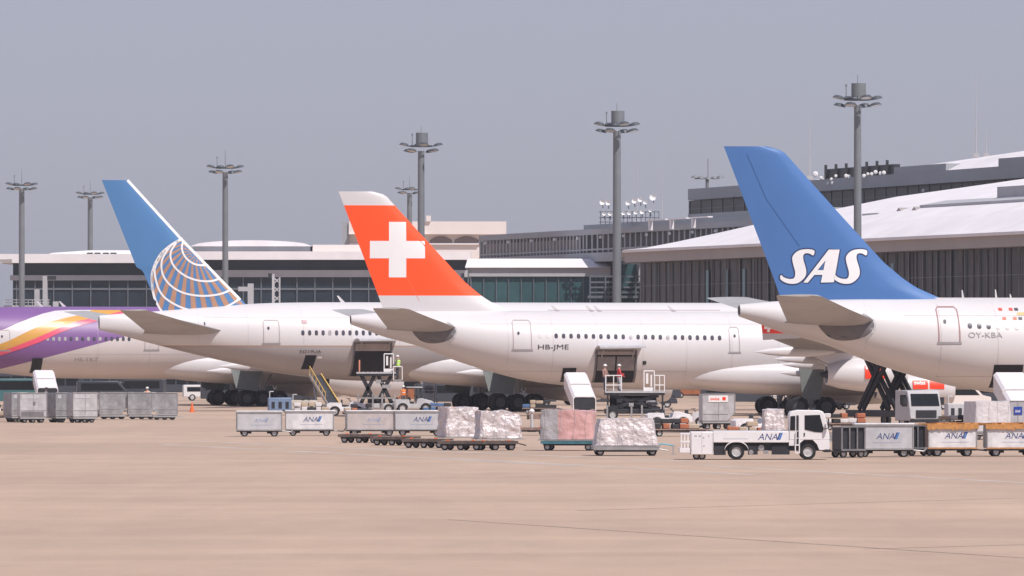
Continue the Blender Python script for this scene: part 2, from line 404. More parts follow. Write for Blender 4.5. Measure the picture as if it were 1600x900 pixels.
def terminal_front():
    t = empty('pier_hall', L3(1290, 0, 0), 0, 'low dark glazed hall with a sweeping white curved roof behind the blue tail fin', 'terminal')
    inv = Matrix.Translation(-t.location)
    def fin(mb, name, m, **k):
        mb.v = [tuple(inv @ Vector(v)) for v in mb.v]; return mb.build(name, m, t, smooth=False, **k)
    mb = MB(); slab(mb, 1000, 1780, 0.6, 10, 0, 14.6); fin(mb, 'glass_wall', m_glassd)
    random.seed(3); mb = MB(); px = 1004
    while px < 1780:                                 # curtain panels and posts behind and between the panes
        w_ = random.choice([2, 3, 4, 6]); 
        slab(mb, px, px + w_, 0.53, 0.59, 9, 14.55); px += w_ + random.choice([4, 6, 8, 11])
    fin(mb, 'curtain', m_blind)
    mb = MB()
    slab(mb, 1001, 1750, 0.46, 0.5, 11.95, 12.02)
    for k in range(34): slab(mb, 1001 + k * 22, 1002.0 + k * 22, 0.45, 0.52, 0, 14.58)
    fin(mb, 'mullions', m_mull)
    for p, q in ((1103, 1107), (1160, 1164), (1135, 1137), (1392, 1396)): mb = MB(); slab(mb, p, q, 0.40, 0.44, 9, 13.5); fin(mb, 'teal_panel', m_teal)
    mb = MB(); slab(mb, 976, 1790, -1.5, 11, 14.6, 15.95); fin(mb, 'fascia', m_fascia)
    # roof: eave line to a rising ridge, curved between
    mb = MB(); rows = []
    cols_ = [972, 1010, 1060, 1120, 1180, 1240, 1310, 1400, 1500, 1600, 1700, 1800]
    ridge = [(972, 16.15), (1180, 18.75), (1310, 20.3), (1400, 21.4), (1600, 22.95), (1800, 24)]
    for px_ in cols_:
        zr = lin(ridge, px_); row = []
        for j in range(7):
            u = j / 6; bk = -2.0 + u * (lin([(972, 14), (1180, 14), (1600, 32), (1800, 33)], px_)); z = 16.0 + (zr - 16.0) * math.sin(u * math.pi / 2) ** 0.8
            row.append(L3(px_, bk, z))
        row.append(L3(px_, bk + 1, zr - 0.6)); row.append(L3(px_, bk + 1, 15.7)); row.append(L3(px_, -2.0, 15.7)); rows.append(row)
    mb.loft(rows, 0, True); fin(mb, 'roof', m_roof)
    mb = MB(); slab(mb, 1437, 1800, 6.2, 9, 17, 19.5, 0, 20.0); slab(mb, 1347, 1372, 5.0, 7, 17, 18.9); slab(mb, 1558, 1800, 8.5, 12, 18, 21.0)
    fin(mb, 'roof_monitor', m_lband)
    mb = MB()
    for p in (1392, 1416):
        a, b, c = L3(p, 5.5, 18.2), L3(p + 24, 5.5, 18.2), L3(p + 12, 5.5, 19.35); d = Vector((3, 0.8, 0))
        mb.add([a, b, c, a + d, b + d, c + d], [(0, 1, 2), (3, 5, 4), (0, 2, 5, 3), (1, 4, 5, 2)])
    fin(mb, 'skylight', m_fascia)
terminal_front()
def gallery():
    t = empty('pier_gallery', L3(960, 17, 0), 0, 'long grey upper gallery with close vertical louvres between the arched building and the dish racks', 'terminal')
    inv = Matrix.Translation(-t.location)
    def fin(mb, name, m, **k):
        mb.v = [tuple(inv @ Vector(v)) for v in mb.v]; return mb.build(name, m, t, smooth=False, **k)
    mb = MB(); slab(mb, 748, 1260, 16, 30, 18.9, 19.6); slab(mb, 748, 1260, 16, 30, 15.6, 16.7); fin(mb, 'cladding', m_gband)
    mb = MB(); slab(mb, 752, 1260, 17.4, 28, 0, 18.9); fin(mb, 'glass_wall', m_glassd)
    mb = MB(); slab(mb, 760, 905, 17.2, 17.38, 16.9, 18.5); fin(mb, 'blind', mat('cream_blind', (0.5, 0.44, 0.42), 0.8, 0, 0.5, 0.5))
    mb = MB(); p = 749
    while p < 912: slab(mb, p, p + 2.0, 16.3, 16.38, 16.7, 18.9); p += 5.2
    while p < 1260: slab(mb, p, p + 2.0, 16.3, 16.38, 16.7, 18.9); p += 8.5
    slab(mb, 749, 1260, 16.25, 16.28, 17.0, 17.2)
    fin(mb, 'louvre', m_gband)
    mb = MB(); slab(mb, 912, 1180, 19, 27, 19.6, 20.3); slab(mb, 1075, 1260, 20, 30, 19.6, 20.9); fin(mb, 'rooftop_plant_room', m_gband)
    for p in range(0, 11):
        mb = MB(); q = L3(758 + p * 36, 15.9, 18.55); mb.lathe([(-0.02, 0.0), (0, 0.2), (0.15, 0.2), (0.2, 0)], q, 'y', 8); fin(mb, 'lamp', m_labelw)
    mb = MB()
    for p in (1013, 1046, 1080): mb.add([], []); slab(mb, p, p + 2, 15.2, 15.6, 19.0, 20.1); slab(mb, p - 3, p + 26, 15.0, 15.6, 20.1, 20.25)
    fin(mb, 'white_canopy', m_roof)
gallery()
def upper_block():
    t = empty('upper_terminal', L3(1300, 36, 0), 0, 'dark grey ribbon windowed upper block under a thin white roof', 'terminal')
    inv = Matrix.Translation(-t.location)
    def fin(mb, name, m, **k):
        mb.v = [tuple(inv @ Vector(v)) for v in mb.v]; return mb.build(name, m, t, smooth=False, **k)
    mb = MB(); slab(mb, 1075, 1820, 36, 60, 23.7, 25.1); slab(mb, 1110, 1820, 36.4, 60, 15, 21.3); fin(mb, 'cladding', m_gband)
    mb = MB(); slab(mb, 1076, 1820, 37, 59, 15, 23.7); fin(mb, 'ribbon_window', m_glassd)
    mb = MB(); p = 1076; slab(mb, 1076, 1815, 36.94, 36.99, 22.6, 22.66)
    while p < 1820: slab(mb, p, p + 1.2, 36.93, 37, 21.3, 23.7); p += 17
    fin(mb, 'mullions', m_mull)
    mb = MB(); rows = []
    for p in (1262, 1400, 1600, 1820):
        zr = lin([(1262, 25.3), (1600, 27.4), (1820, 28.7)], p)
        rows.append([L3(p, 36.5, 25.12), L3(p, 40, 25.12 + (zr - 25.1) * 0.75), L3(p, 46, zr), L3(p, 60, zr), L3(p, 60, 25.11)])
    mb.loft(rows); fin(mb, 'roof', m_roof)
    mb = MB(); slab(mb, 1397, 1478, 36.3, 38.5, 25.12, 25.9); fin(mb, 'parapet', m_gband); mb = MB(); slab(mb, 1560, 1700, 36.3, 38.5, 25.12, 26.0); fin(mb, 'parapet', m_gband)
    mb = MB(); slab(mb, 1290, 1396, 36.6, 37.4, 25.12, 26.3)
    for k in range(7): slab(mb, 1288 + k * 16, 1290 + k * 16, 36.3, 36.5, 25.1, 26.8)
    fin(mb, 'equipment_rack', m_dark)
upper_block()
def middle_glass():
    Y = 930; X0, X1 = (728 - 800) / F * Y, (975 - 800) / F * Y
    t = empty('glass_lounge', ((X0 + X1) / 2, Y, 0), 0, 'low teal glazed lounge with a flat white roof, right of the red tail fin', 'terminal')
    h = (X1 - X0) / 2
    MB().b2(-h + 0.6, h, 0.4, 14, 0, 13.8).build('glass_wall', m_glasst, t, smooth=False)
    mb = MB()
    for k in range(13): x = -h + 0.6 + k * (2 * h - 1) / 12; mb.b2(x, x + 0.10, 0.2, 0.4, 0, 13.8)
    mb.build('mullions', m_mull, t, smooth=False)
    MB().b2(-h + 0.3, h, 0.0, 14, 13.8, 14.85).build('cladding', m_lband, t, smooth=False)
    mb = MB(); mb.add([(-h - 0.1, -0.4, 14.9), (h, -0.4, 14.9), (h, 3.5, 16.0), (-h + 0.2, 3.5, 16.0), (h, 14, 15.9), (-h, 14, 15.9), (h, 14, 14.86), (-h, 14, 14.86), (h, -0.4, 14.86), (-h - .1, -0.4, 14.86)],
           [(0, 1, 2, 3), (3, 2, 4, 5), (5, 4, 6, 7), (0, 9, 8, 1), (0, 3, 5, 7, 9), (1, 8, 6, 4, 2), (9, 7, 6, 8)]); mb.build('roof', m_roof, t, smooth=False)
    mb = MB()
    mb.b2(-h - 0.7, -h - 0.2, 0.3, 3, 9, 14.2); mb.b2(-h + 0.2, -h + 0.35, -0.3, -0.15, 0, 14.8); mb.build('stair_frame', m_mull, t, smooth=False)
    # steel stair and white service wall beside it
    t2 = empty('service_tower', ((990 - 800) / F * 905, 905, 0), 0, 'grey steel stair landing with a pale panel wall beneath the tip of the curved roof', 'stair tower')
    mb = MB(); s = 905 / F
    for py in (432, 441, 449, 457): z = CH + (HZ - py) * s; mb.b2(-5.2, 1.8, -0.1, 0.05, z - 0.1, z + 0.1)
    for x in (-5.2, -3.4, -1.6, 0.2, 1.7): mb.b2(x, x + 0.16, -0.2, 0.1, 9, 13.7)
    mb.b2(-5.4, 2.4, -0.3, 2, CH + (HZ - 466) * s, CH + (HZ - 462) * s); mb.build('railing', m_mull, t2, smooth=False)
    MB().b2(0.6, 2.3, 0.5, 3, 0, CH + (HZ - 411) * s).build('panel_wall', m_lband, t2, smooth=False)
    MB().b2(-2.4, 0.4, 0.8, 3, 0, CH + (HZ - 413) * s).build('glass_wall', m_glasst, t2, smooth=False)
middle_glass()
def far_terminals():
    def block(name, label, px0, px1, Y, rows, mull_step, extra=None, cat='terminal'):
        s = Y / F; X0, X1 = (px0 - 800) * s, (px1 - 800) * s; h = (X1 - X0) / 2
        t = empty(name, ((X0 + X1) / 2, Y, 0), 0, label, cat)
        z = lambda py: CH + (HZ - py) * s
        for nm, m, y0, y1, proud in rows:
            MB().b2(-h - max(0, -proud), h, proud, 22, z(y1) if y1 else 0, z(y0) - 0.003).build(nm, m, t, smooth=False)
        mb = MB(); gl = rows[-1]; k = 0
        x = -h + 0.5
        while x < h: mb.b2(x, x + 0.16, gl[4] - 0.25, gl[4] - 0.003, 0, z(gl[2]) - 0.05); x += mull_step * s
        mb.b2(-h, h, gl[4] - 0.2, gl[4] - 0.1, z(453), z(450)); mb.build('mullions', m_mull, t, smooth=False)
        return t, z, s, h
    t, z, s, h = block('west_terminal', 'wide flat roofed glass terminal at the far left edge, with railing and bridge', 20, 262, 1210,
        [('roof', m_roof, 397, 411, -2.0), ('clerestory', m_glassb, 411, 430, 0.5), ('cladding', m_lband, 430, 438, -0.4), ('glass_wall', m_glassb, 438, None, 0.3)], 29)
    mb = MB(); c = lambda px: (px - 141) * s
    mb.lathe([(-11, 0.01), (-10, 0.35), (-4, 0.75), (4, 0.75), (8, 0.4), (8.1, 0)], (c(178), 4, z(398)), 'x', 12); mb.build('roof_shell', m_roof, t)
    mb = MB(); 
    for px in (135, 147, 160, 172): mb.b2(c(px), c(px + 9), 1, 3, z(399), z(394.5))
    mb.build('skylight', m_glassb, t, smooth=False)
    mb = MB(); mb.add([(c(-12), -2, z(406)), (c(20), -2.05, z(405)), (c(20), 14, z(405)), (c(-12), 14, z(406)), (c(-12), -2, z(408)), (c(20), -2.05, z(412)), (c(20), 14, z(412)), (c(-12), 14, z(408))],
        [(0, 1, 2, 3), (4, 7, 6, 5), (0, 4, 5, 1), (1, 5, 6, 2), (2, 6, 7, 3), (3, 7, 4, 0)]); mb.build('roof_overhang', m_fascia, t, smooth=False)
    t, z, s, h = block('north_terminal', 'long white roofed glass terminal between the striped fin and the red fin', 262, 735, 1160,
        [('roof', m_roof, 393, 406, -2.0), ('clerestory', m_glassb, 406, 422, 0.5), ('cladding', m_lband, 422, 433, -0.4), ('glass_wall', m_glassb, 433, None, 0.3)], 28)
    c = lambda px: (px - 498.5) * s
    for (a, b, y0, y1) in ((296, 488, 377, 384),):
        mb = MB(); pts = []
        n = 14
        for k in range(n + 1): u = k / n; pts.append((c(a + (b - a) * u), z(y1 - (y1 - y0 + 2) * math.sin(math.pi * u) ** 0.5 - (u > .5) * 0)))
        mb.prism([(c(a), z(384.5))] + pts[1:-1] + [(c(b), z(384.5))], 2, 16); mb.build('upper_roof', m_roof, t, smooth=False)
    MB().b2(c(300), c(484), 2.6, 15, z(393), z(384.6)).build('upper_storey', m_gband, t, smooth=False)
    MB().b2(c(488), c(600), 3, 15, z(393), z(382)).build('plant_screen', m_cream, t, smooth=False)
    # arched building
    Y = 1500; s = Y / F; t = empty('arched_building', ((665 - 800) * s, Y, 0), 0, 'cream concrete building with two shallow arches behind the louvred gallery', 'building')
    z = lambda py: CH + (HZ - py) * s; c = lambda px: (px - 665) * s
    mb = MB(); mb.b2(c(545), c(791), 0, 25, z(366), z(346)); mb.b2(c(545), c(750), 1.5, 25, 0, z(366) - 0.01)
    mb.b2(c(545), c(670), -1, 1.5, z(366), z(366.01)); mb.b2(c(666), c(673), -0.5, 3, z(346), z(337)); mb.build('wall', m_cream, t, smooth=False)
    MB().b2(c(534), c(545) - 0.02, 0.5, 20, z(400), z(347)).build('side_wall', m_gband, t, smooth=False)
    for a, b in ((672, 706), (710, 748)):
        mb = MB(); n = 12
        mb.prism([(c(a), z(379))] + [(c(a + (b - a) * k / n), z(378 - 9 * math.sin(math.pi * (0.12 + 0.76 * k / n)))) for k in range(n + 1)] + [(c(b), z(379))], 1.2, 1.49)
        mb.build('arch_opening', m_brown, t, smooth=False)
    MB().b2(c(545), c(748), 0.9, 1.49, z(382), z(380)).build('ledge', m_roof, t, smooth=False)
    # thin things on the sky line
far_terminals()
def rail_bridge():
    Y = 1150; s = Y / F
    t = empty('boarding_bridge', ((50 - 800) * s, Y, 0), 0, 'grey boarding bridge walkway with railing beside the leftmost lamp mast', 'boarding bridge')
    z = lambda py: CH + (HZ - py) * s; c = lambda px: (px - 50) * s
    MB().b2(c(5), c(78), 0, 3, z(484), z(477)).build('deck', m_lband, t, smooth=False)
    mb = MB()
    for k in range(12): mb.b2(c(6 + k * 6.3), c(6.8 + k * 6.3), -0.1, 0.05, z(477), z(468))
    mb.b2(c(5), c(78), -0.15, -0.11, z(469), z(468)); mb.b2(c(5), c(78), -0.15, -0.11, z(473), z(472.3)); mb.build('railing', m_lgrey, t, smooth=False)
    mb = MB(); mb.b2(c(66), c(73), 1, 3, 0, z(431)); mb.b2(c(53), c(61), 1, 3, z(484), z(452)); mb.b2(c(82), c(90), 1, 3, z(480), z(471)); mb.build('column', m_lband, t, smooth=False)
    MB().b2(c(72), c(86), 1.2, 2.8, z(437), z(431)).build('bracket', m_dark, t, smooth=False)
    t = empty('lattice_column', ((430 - 800) * s, Y, 0), 0, 'pale lattice bridge column in front of the long glass terminal', 'column')
    c = lambda px: (px - 430) * s
    mb = MB(); mb.b2(c(425), c(429), 0, 0.5, 0, z(428)); mb.b2(c(436), c(438), 0, 0.4, 0, z(433))
    for k in range(6): mb.cyl((c(429), 0.2, z(470 - k * 7)), (c(436), 0.2, z(463 - k * 7)) if k % 2 == 0 else (c(436), 0.2, z(477 - k * 7)), 0.09, n=6)
    mb.build('frame', m_lgrey, t, smooth=False)
    MB().b2(c(419), c(425), 0, 1, z(434), z(427)).build('bracket', m_dark, t, smooth=False)
    t = empty('bridge_post', ((391 - 800) * s, Y, 0), 0, 'pale boarding bridge rotunda post just right of the striped globe fin', 'column')
    c = lambda px: (px - 391) * s
    MB().b2(c(387), c(396), 0, 1.5, 0, z(443)).build('post', m_lband, t, smooth=False)
    MB().b2(c(372), c(387), 0, 1.5, z(455), z(448)).build('arm', m_lband, t, smooth=False)
rail_bridge()
# ------------------------------------------------------------------ lamp masts
def lamp_mast(px, Y, ytop, label, drum, wpx, arms=((-1, 1.0), (-0.6, 0.4), (0.7, 0.0), (1, 0.9), (0.2, -0.6), (-0.2, 0.8))):
    s = Y / F; H = CH + (HZ - ytop) * s; X = (px - 800) * s
    t = empty('lamp_mast', (X, Y, 0), random.uniform(-0.2, 0.2), label, 'lamp mast', 'tall apron floodlight masts')
    rb = wpx * s / 2
    MB().cyl((0, 0, 0), (0, 0, H - 0.6), rb * 1.05, rb * 0.86, 16).build('mast', m_pole, t)
    k = 0.34 * (Y / 820) ** 0
    rad = 2.0
    mb = MB(); mb.lathe([(-0.12, rad * .62), (-0.12, rad * .66), (0.06, rad * .66), (0.06, rad * .62), (-.12, rad * .62)], (0, 0, H), 'z', 20)
    for a in range(6): q = R(a * 60); mb.box((0.35 * rad * math.cos(q), 0.35 * rad * math.sin(q), H), (rad * 0.7, 0.12, 0.14), rot=('Z', q))
    mb.build('lamp_ring', m_lamphead, t)
    for i in range(8):
        a = R(i * 45 + 18); r = rad * (0.92 if i % 2 else 1.0)
        o = MB(); o.lathe([(0.22, 0.05), (0.14, 0.42), (-0.08, 0.62), (-0.12, 0.60)], (0, 0, 0), 'z', 14); o.lathe([(-0.11, 0.56), (-0.13, 0.0)], (0, 0, 0), 'z', 14, 1)
        ob = o.build('floodlight', [m_lamphead, m_lampg], t)
        ob.location = (r * math.cos(a), r * math.sin(a), H + (-0.55 if i % 2 else 0.15)); ob.rotation_euler = (math.sin(a) * 0.22, -math.cos(a) * 0.22, 0)
    if drum:
        mb = MB(); mb.cyl((0.1, 0, H + 0.2), (0.1, 0, H + 1.55), 0.72, n=18); mb.build('control_drum', m_pole, t)
    mb = MB(); mb.cyl((0, 0, H), (0, 0, H + 2.4), 0.05, 0.025, 6); mb.cyl((-1.1, 0.2, H), (-1.1, 0.2, H + 1.3), 0.05, 0.035, 6); mb.box((-1.1, 0.2, H + 1.35), (.18, .18, .2)); mb.build('lightning_rod', m_pole, t)
lamp_mast(1340, 750, 155, 'tall grey floodlight mast with a drum on top, beside the blue lettered fin', True, 13)
lamp_mast(964, 820, 196, 'tall grey floodlight mast with a drum on top, left of the rooftop dishes', True, 14)
lamp_mast(658, 907, 228, 'dark floodlight mast with a drum on top, rising behind the red fin', True, 12)
lamp_mast(352, 1026, 262, 'drumless floodlight mast just right of the striped globe fin', False, 10)
lamp_mast(34, 1147, 289, 'floodlight mast nearest the left edge of the view', False, 10)
lamp_mast(141, 1330, 303, 'short looking floodlight mast between the leftmost mast and the striped globe fin', False, 9)
lamp_mast(640, 1330, 296, 'short looking floodlight mast just left of the dark mast behind the red fin', False, 9)
def roof_lamp():
    p = pt(1105, 291, 1000)
    t = empty('roof_floodlight', (p.x, p.y, p.z - 1.0), 0, 'small floodlight crown on the upper terminal roof left of the blue fin', 'floodlight')
    MB().cyl((0, 0, 0), (0, 0, 2.2), 0.22, n=8).build('mast', m_pole, t)
    mb = MB()
    for k in (-1.6, -0.8, 0.1, 0.9, 1.7): mb.lathe([(0.2, 0.05), (0.1, 0.4), (-0.1, 0.5), (-.12, 0)], (k, 0.3 * k, 2.0 + 0.12 * abs(k)), 'z', 10)
    mb.box((0, 0, 2.0), (3.2, 0.2, 0.15)); mb.cyl((0.1, 0, 2), (0.1, 0, 4.6), 0.05, n=6); mb.build('lamp_head', m_pole, t)
roof_lamp()
def thin_masts():
    for px, y0, y1, Y, lb in ((1525, 118, 240, 1000, 'hair thin antenna mast at the far right sky line'), (1265, 184, 275, 1050, 'thin antenna mast right of the blue fin tip'),
                           (995, 252, 345, 1000, 'thin antenna mast nearest the rooftop dishes'), (1034, 252, 345, 1000, 'thin antenna mast between the dishes and the roof floodlight'),
                           (1541, 205, 240, 1005, 'short antenna mast standing by the tallest one at right')):
        a = pt(px, y1 + 6, Y); b = pt(px, y0, Y)
        t = empty('antenna_mast', (a.x, a.y, a.z), 0, lb, 'antenna', 'thin antenna masts')
        h = b.z - a.z; mb = MB(); mb.cyl((0, 0, 0), (0, 0, h * 0.35), 0.085, 0.07, 6); mb.cyl((0, 0, h * 0.35), (0, 0, h), 0.055, 0.03, 6); mb.build('mast', m_lgrey, t)
        MB().box((0, 0, 0.3), (0.8, 0.5, 0.5)).build('base', m_lgrey, t)
thin_masts()
def rooftop_kit():
    # dish racks beside the third mast
    Y = 925; s = Y / F; base = pt(978, 352, Y)
    t = empty('dish_rack', base, 0, 'steel rack on the gallery roof carrying dishes and spotlights', 'equipment rack')
    mb = MB(); z = lambda py: (352 - py) * s; c = lambda px: (px - 978) * s
    for px in range(938, 1030, 7): mb.b2(c(px), c(px) + 0.09, 0, 0.09, 0, z(330))
    for py in (347, 340, 331): mb.b2(c(936), c(1030), -0.1, 0.0, z(py) - .05, z(py) + .05)
    mb.build('frame', m_mull, t, smooth=False)
    random.seed(5)
    k = 0
    for px, py, r in [(941, 316, .34), (950, 317, .3), (981, 317, .3), (991, 314, .32), (1000, 312, .3), (1008, 316, .26), (1020, 308, .42), (944, 334, .24), (953, 334, .24), (974, 333, .24), (983, 333, .24), (993, 332, .24), (1003, 331, .28), (1016, 329, .2)]:
        m = MB(); m.lathe([(0, 0.02), (-0.10, r * 0.7), (-0.2, r)], (c(px), -0.35, z(py)), 'y', 12); m.cyl((c(px), -.3, z(py)), (c(px) + .1, 0.0, z(py) - .7), .06, n=6, mi=1)
        m.build('dish', [m_labelw, m_mull], t)
    p = L3(1330, 36.3, 25.1)
    t = empty('rooftop_spotlights', p, 0, 'row of round white spotlights on the dark rack atop the upper terminal', 'spotlights')
    for px, py, r in [(1274, 272, .33), (1283, 278, .22), (1299, 280, .2), (1301, 286, .2), (1294, 287, .2), (1306, 275, .2), (1322, 275, .25), (1327, 276, .25), (1350, 275, .25), (1356, 272, .2), (1362, 272, .22), (1368, 269, .25), (1376, 271, .25), (1381, 270, .25), (1443, 298, .2)]:
        Yq = Yat(px, 35.9); q = pt(px, py, Yq) - p
        m = MB(); m.lathe([(-.12, 0.0), (-0.1, r * 0.7), (0, r), (0.2, r * .6), (.22, 0)], q, 'y', 10); m.build('spotlight', m_labelw, t)
rooftop_kit()

# ------------------------------------------------------------------ airliners
class Plane:
    def __init__(s, name, label, X0, Y0, th, stations, zmats, length):
        s.X0, s.Y0, s.th = X0, Y0, R(th); s.c, s.s = math.cos(s.th), math.sin(s.th); s.st = stations
        s.root = empty(name, (X0, Y0, 0), s.th, label, 'airliner', 'airliners parked nose in at the pier')
        s.L = length
        us = []; u = 0.0
        while u < length: us.append(u); u += 0.3 if (u < 20 or u > length - 10) else 1.0
        us.append(length - 0.01)
        rings = []
        n = 72
        for u in us:
            zb, zt, hw = interp(stations, u); zc, rz = (zb + zt) / 2, (zt - zb) / 2
            rings.append([(u, hw * math.cos(2 * math.pi * k / n), zc + rz * math.sin(2 * math.pi * k / n)) for k in range(n)])
        mb = MB(); mb.loft(rings); s.body = mb.build('fuselage', zmats, s.root, ang=60)
        mb = MB(); zb, zt, hw = interp(stations, 0); mb.lathe([(-0.03, hw * 0.0), (-0.03, hw * 0.8), (0.1, hw * 0.82)], (0, 0, (zb + zt) / 2), 'x', 20, sz=(zt - zb) / 2 / hw); mb.build('exhaust', m_dark, s.body)
    def surf(s, u, z):
        zb, zt, hw = interp(s.st, u); zc, rz = (zb + zt) / 2, (zt - zb) / 2
        return hw * math.sqrt(max(0.0004, 1 - ((z - zc) / rz) ** 2))
    def uz(s, px, py, w=2.7):       # photograph position -> (u, z) on the plane w metres right of the axis
        k = (px - 800) / F
        u = (s.X0 + w * s.s - k * (s.Y0 - w * s.c)) / (k * s.s - s.c)
        Y = s.Y0 + u * s.s - w * s.c; return (u, CH + (HZ - py) / F * Y)
    def P(s, pts, w=2.7): return [s.uz(a, b, w) for a, b in pts]
    def fin(s, le, te, material, tmax=0.10):
        """le, te: [(z, u)] from root to tip"""
        s.le, s.te = le, te; z0, z1 = le[0][0], le[-1][0]; N = 46; prof = []
        m = 10; rings = []
        for i in range(N + 1):
            z = z0 + (z1 - z0) * i / N; a, b = lin(le, z), lin(te, z); ch = max(a - b, 0.05); ring = []
            for k in range(m + 1): x = 1 - k / m; ring.append((x, 1))
            for k in range(1, m): ring.append((k / m, -1))
            rr_ = []
            for x, sg in ring:
                x = x * x if False else x
                rr_.append((a - x * ch, sg * s.thick(x) * min(ch, 8) * tmax / 0.1, z))
            rings.append(rr_)
        s.tm = tmax / 0.1
        mb = MB(); mb.loft(rings); s.finob = mb.build('tail_fin', material, s.root, ang=50)
    @staticmethod
    def thick(x):
        return 5 * 0.10 * (0.2969 * math.sqrt(max(x, 0)) - 0.126 * x - 0.3516 * x * x + 0.2843 * x ** 3 - 0.1036 * x ** 4) * 1.0
    def fsurf(s, u, z):
        a, b = lin(s.le, z), lin(s.te, z); ch = max(a - b, 0.05); x = min(max((a - u) / ch, 0.0), 1.0)
        k = x * 10; i = min(int(k), 9); t = k - i
        return (s.thick(i / 10) * (1 - t) + s.thick((i + 1) / 10) * t) * min(ch, 8) * s.tm
    def infin(s, u, z):
        if not (s.le[0][0] <= z <= s.le[-1][0]): return False
        return lin(s.te, z) < u < lin(s.le, z)
    def surface(s, name, secs, material, side, tk=0.11, bottom=None):
        """secs: [(y, le_u, te_u, z, thickness ratio)]"""
        m = 9; rings = []
        for (y, le, te, z, tr) in secs:
            ch = le - te; r = []
            for k in range(m + 1): x = 1 - k / m; r.append((le - x * ch, side * y, z + s.thick(x) * ch * tr / 0.1))
            for k in range(1, m): x = k / m; r.append((le - x * ch, side * y, z - s.thick(x) * ch * tr / 0.1))
            rings.append(r)
        mb = MB(); mb.loft(rings); return mb.build(name, material, s.root, ang=40)
    def window_row(s, name, u0, u1, pitch, z, slope=0, skip=(), light=(), w_=0.25, h_=0.36, m=None):
        u = u0; i = 0
        while u <= u1:
            if i not in skip:
                zz = z - slope * (u - u0)
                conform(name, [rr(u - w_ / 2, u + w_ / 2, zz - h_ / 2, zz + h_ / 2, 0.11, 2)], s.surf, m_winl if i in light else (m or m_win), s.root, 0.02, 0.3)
            u += pitch; i += 1
    def door(s, u0, u1, z0, z1, m=None, wd=0.06):
        d = conform('door', ribbon([(u0 + .05, z0), (u1 - .05, z0), (u1, z0 + .05), (u1, z1 - .15), (u1 - .12, z1), (u0 + .12, z1), (u0, z1 - .15), (u0, z0 + .05)], wd, True), s.surf, m or m_line, s.root, 0.025, 0.3)
        conform('sill', ribbon([(u0 - .1, z0), (u1 + .1, z0)], 0.12), s.surf, m_gletter, d, 0.03, 0.3)
        conform('door_window', [rr(u0 + .3, u0 + .46, z0 + 1.1, z0 + 1.32, .06, 2)], s.surf, m_win, d, 0.03, 0.3)
    def text(s, st, h, u, z, m, name='registration', stretch=1.1, shear=0.0, bold=0.0):
        return conform(name, text_polys(st, h, u, z, shear, bold, stretch), s.surf, m, s.root, 0.03, 0.25)
    def engine(s, y, u_front, z, dia, ln, le_u, wz, side, decals=True):
        r = dia / 2
        e = MB(); e.lathe([(u_front - 0.05, r * .80), (u_front + 0.0, r * .86), (u_front - .12, r * .93), (u_front - .6, r), (u_front - ln * .35, r * 1.03), (u_front - ln * .6, r * .97), (u_front - ln * .85, r * .80), (u_front - ln, r * .60), (u_front - ln, r * .52), (u_front - ln + 1.0, r * .5)], (0, side * y, z), 'x', 40)
        e.lathe([(u_front - 0.05, r * .80), (u_front - 1.2, r * .8), (u_front - 1.2, 0.0)], (0, side * y, z), 'x', 32, 1)
        e.lathe([(u_front - ln + 0.9, r * .5), (u_front - ln - 0.35, r * .12), (u_front - ln - .5, 0)], (0, side * y, z), 'x', 24, 1)
        eo = e.build('engine', [m_white, m_dark], s.root, ang=50)
        p = MB(); t = 0.22
        prof = [(u_front - 1.0, z + r * .9), (u_front - 2.6, z + r * 1.1), (le_u + .3, wz + 0.05), (le_u - 3.8, wz + .05), (u_front - ln + .2, z + r * .55)]
        p.prism(prof, side * y - t, side * y + t); p.build('pylon', m_white, eo)
        return eo
    def gear(s, u, y, nax, dia, ztop, side, sp=1.4):
        g = MB(); g.cyl((u, side * y, dia * .5), (u, side * y, ztop), 0.2, 0.24, 12); g.cyl((u, side * y, dia * .8), (u + 1.6, side * (y * .7), ztop), .1, n=8)
        g.box((u, side * y, dia * .5), (sp * (nax - 1) + .3, .25, .28)); go = g.build('landing_gear', m_grey, s.root)
        for k in range(nax):
            x = u + (k - (nax - 1) / 2) * sp
            for dy in (-0.55, 0.55):
                wv = MB(); wv.lathe([(-.22, dia * .28), (-.24, dia * .42), (-.17, dia * .5), (.17, dia * .5), (.24, dia * .42), (.22, dia * .28)], (x, side * y + dy, dia / 2), 'y', 20)
                wv.lathe([(-.18, dia * .3), (-.12, 0)], (x, side * y + dy, dia / 2), 'y', 14, 1); wv.lathe([(.18, dia * .3), (.12, 0)], (x, side * y + dy, dia / 2), 'y', 14, 1)
                wv.build('wheel', [m_rubber, m_wheeldark], go)
        return go
    def strut_doors(s, u, y, z0, z1, side, wd=1.9):
        mb = MB(); mb.add([(u - wd / 2 - .4, side * y, z1), (u + wd / 2, side * y, z1), (u + wd / 2 - .5, side * (y + .35), z0), (u - wd / 2, side * (y + .35), z0 + .3)], [(0, 1, 2, 3)])
        o = mb.build('gear_door', m_geardoor, s.root, smooth=False); q = o.modifiers.new('t', 'SOLIDIFY'); q.thickness = 0.06
    def seams(s, us, z_lines=()):
        m = mat('skin_seam', (.50, .47, .48), .6, 0, .1)
        for u in us:
            zb, zt, hw = interp(s.st, u); conform('skin_seam', ribbon([(u, zb + .25), (u, zt - .2)], 0.022), s.surf, m, s.root, .012, .3)
        for (a, b, z) in z_lines: conform('skin_seam', ribbon([(a, z), (b, z)], 0.02), s.surf, m, s.root, .012, .5)
    def antenna(s, u, h=0.5, z=None, rake=0.35, wd=0.35):
        zb, zt, hw = interp(s.st, u); a = zt - .04
        mb = MB(); mb.prism([(u, a), (u + wd, a), (u + wd * .4 - rake, a + h), (u - rake, a + h)], -.03, .03); mb.build('antenna', m_white, s.root, smooth=False)

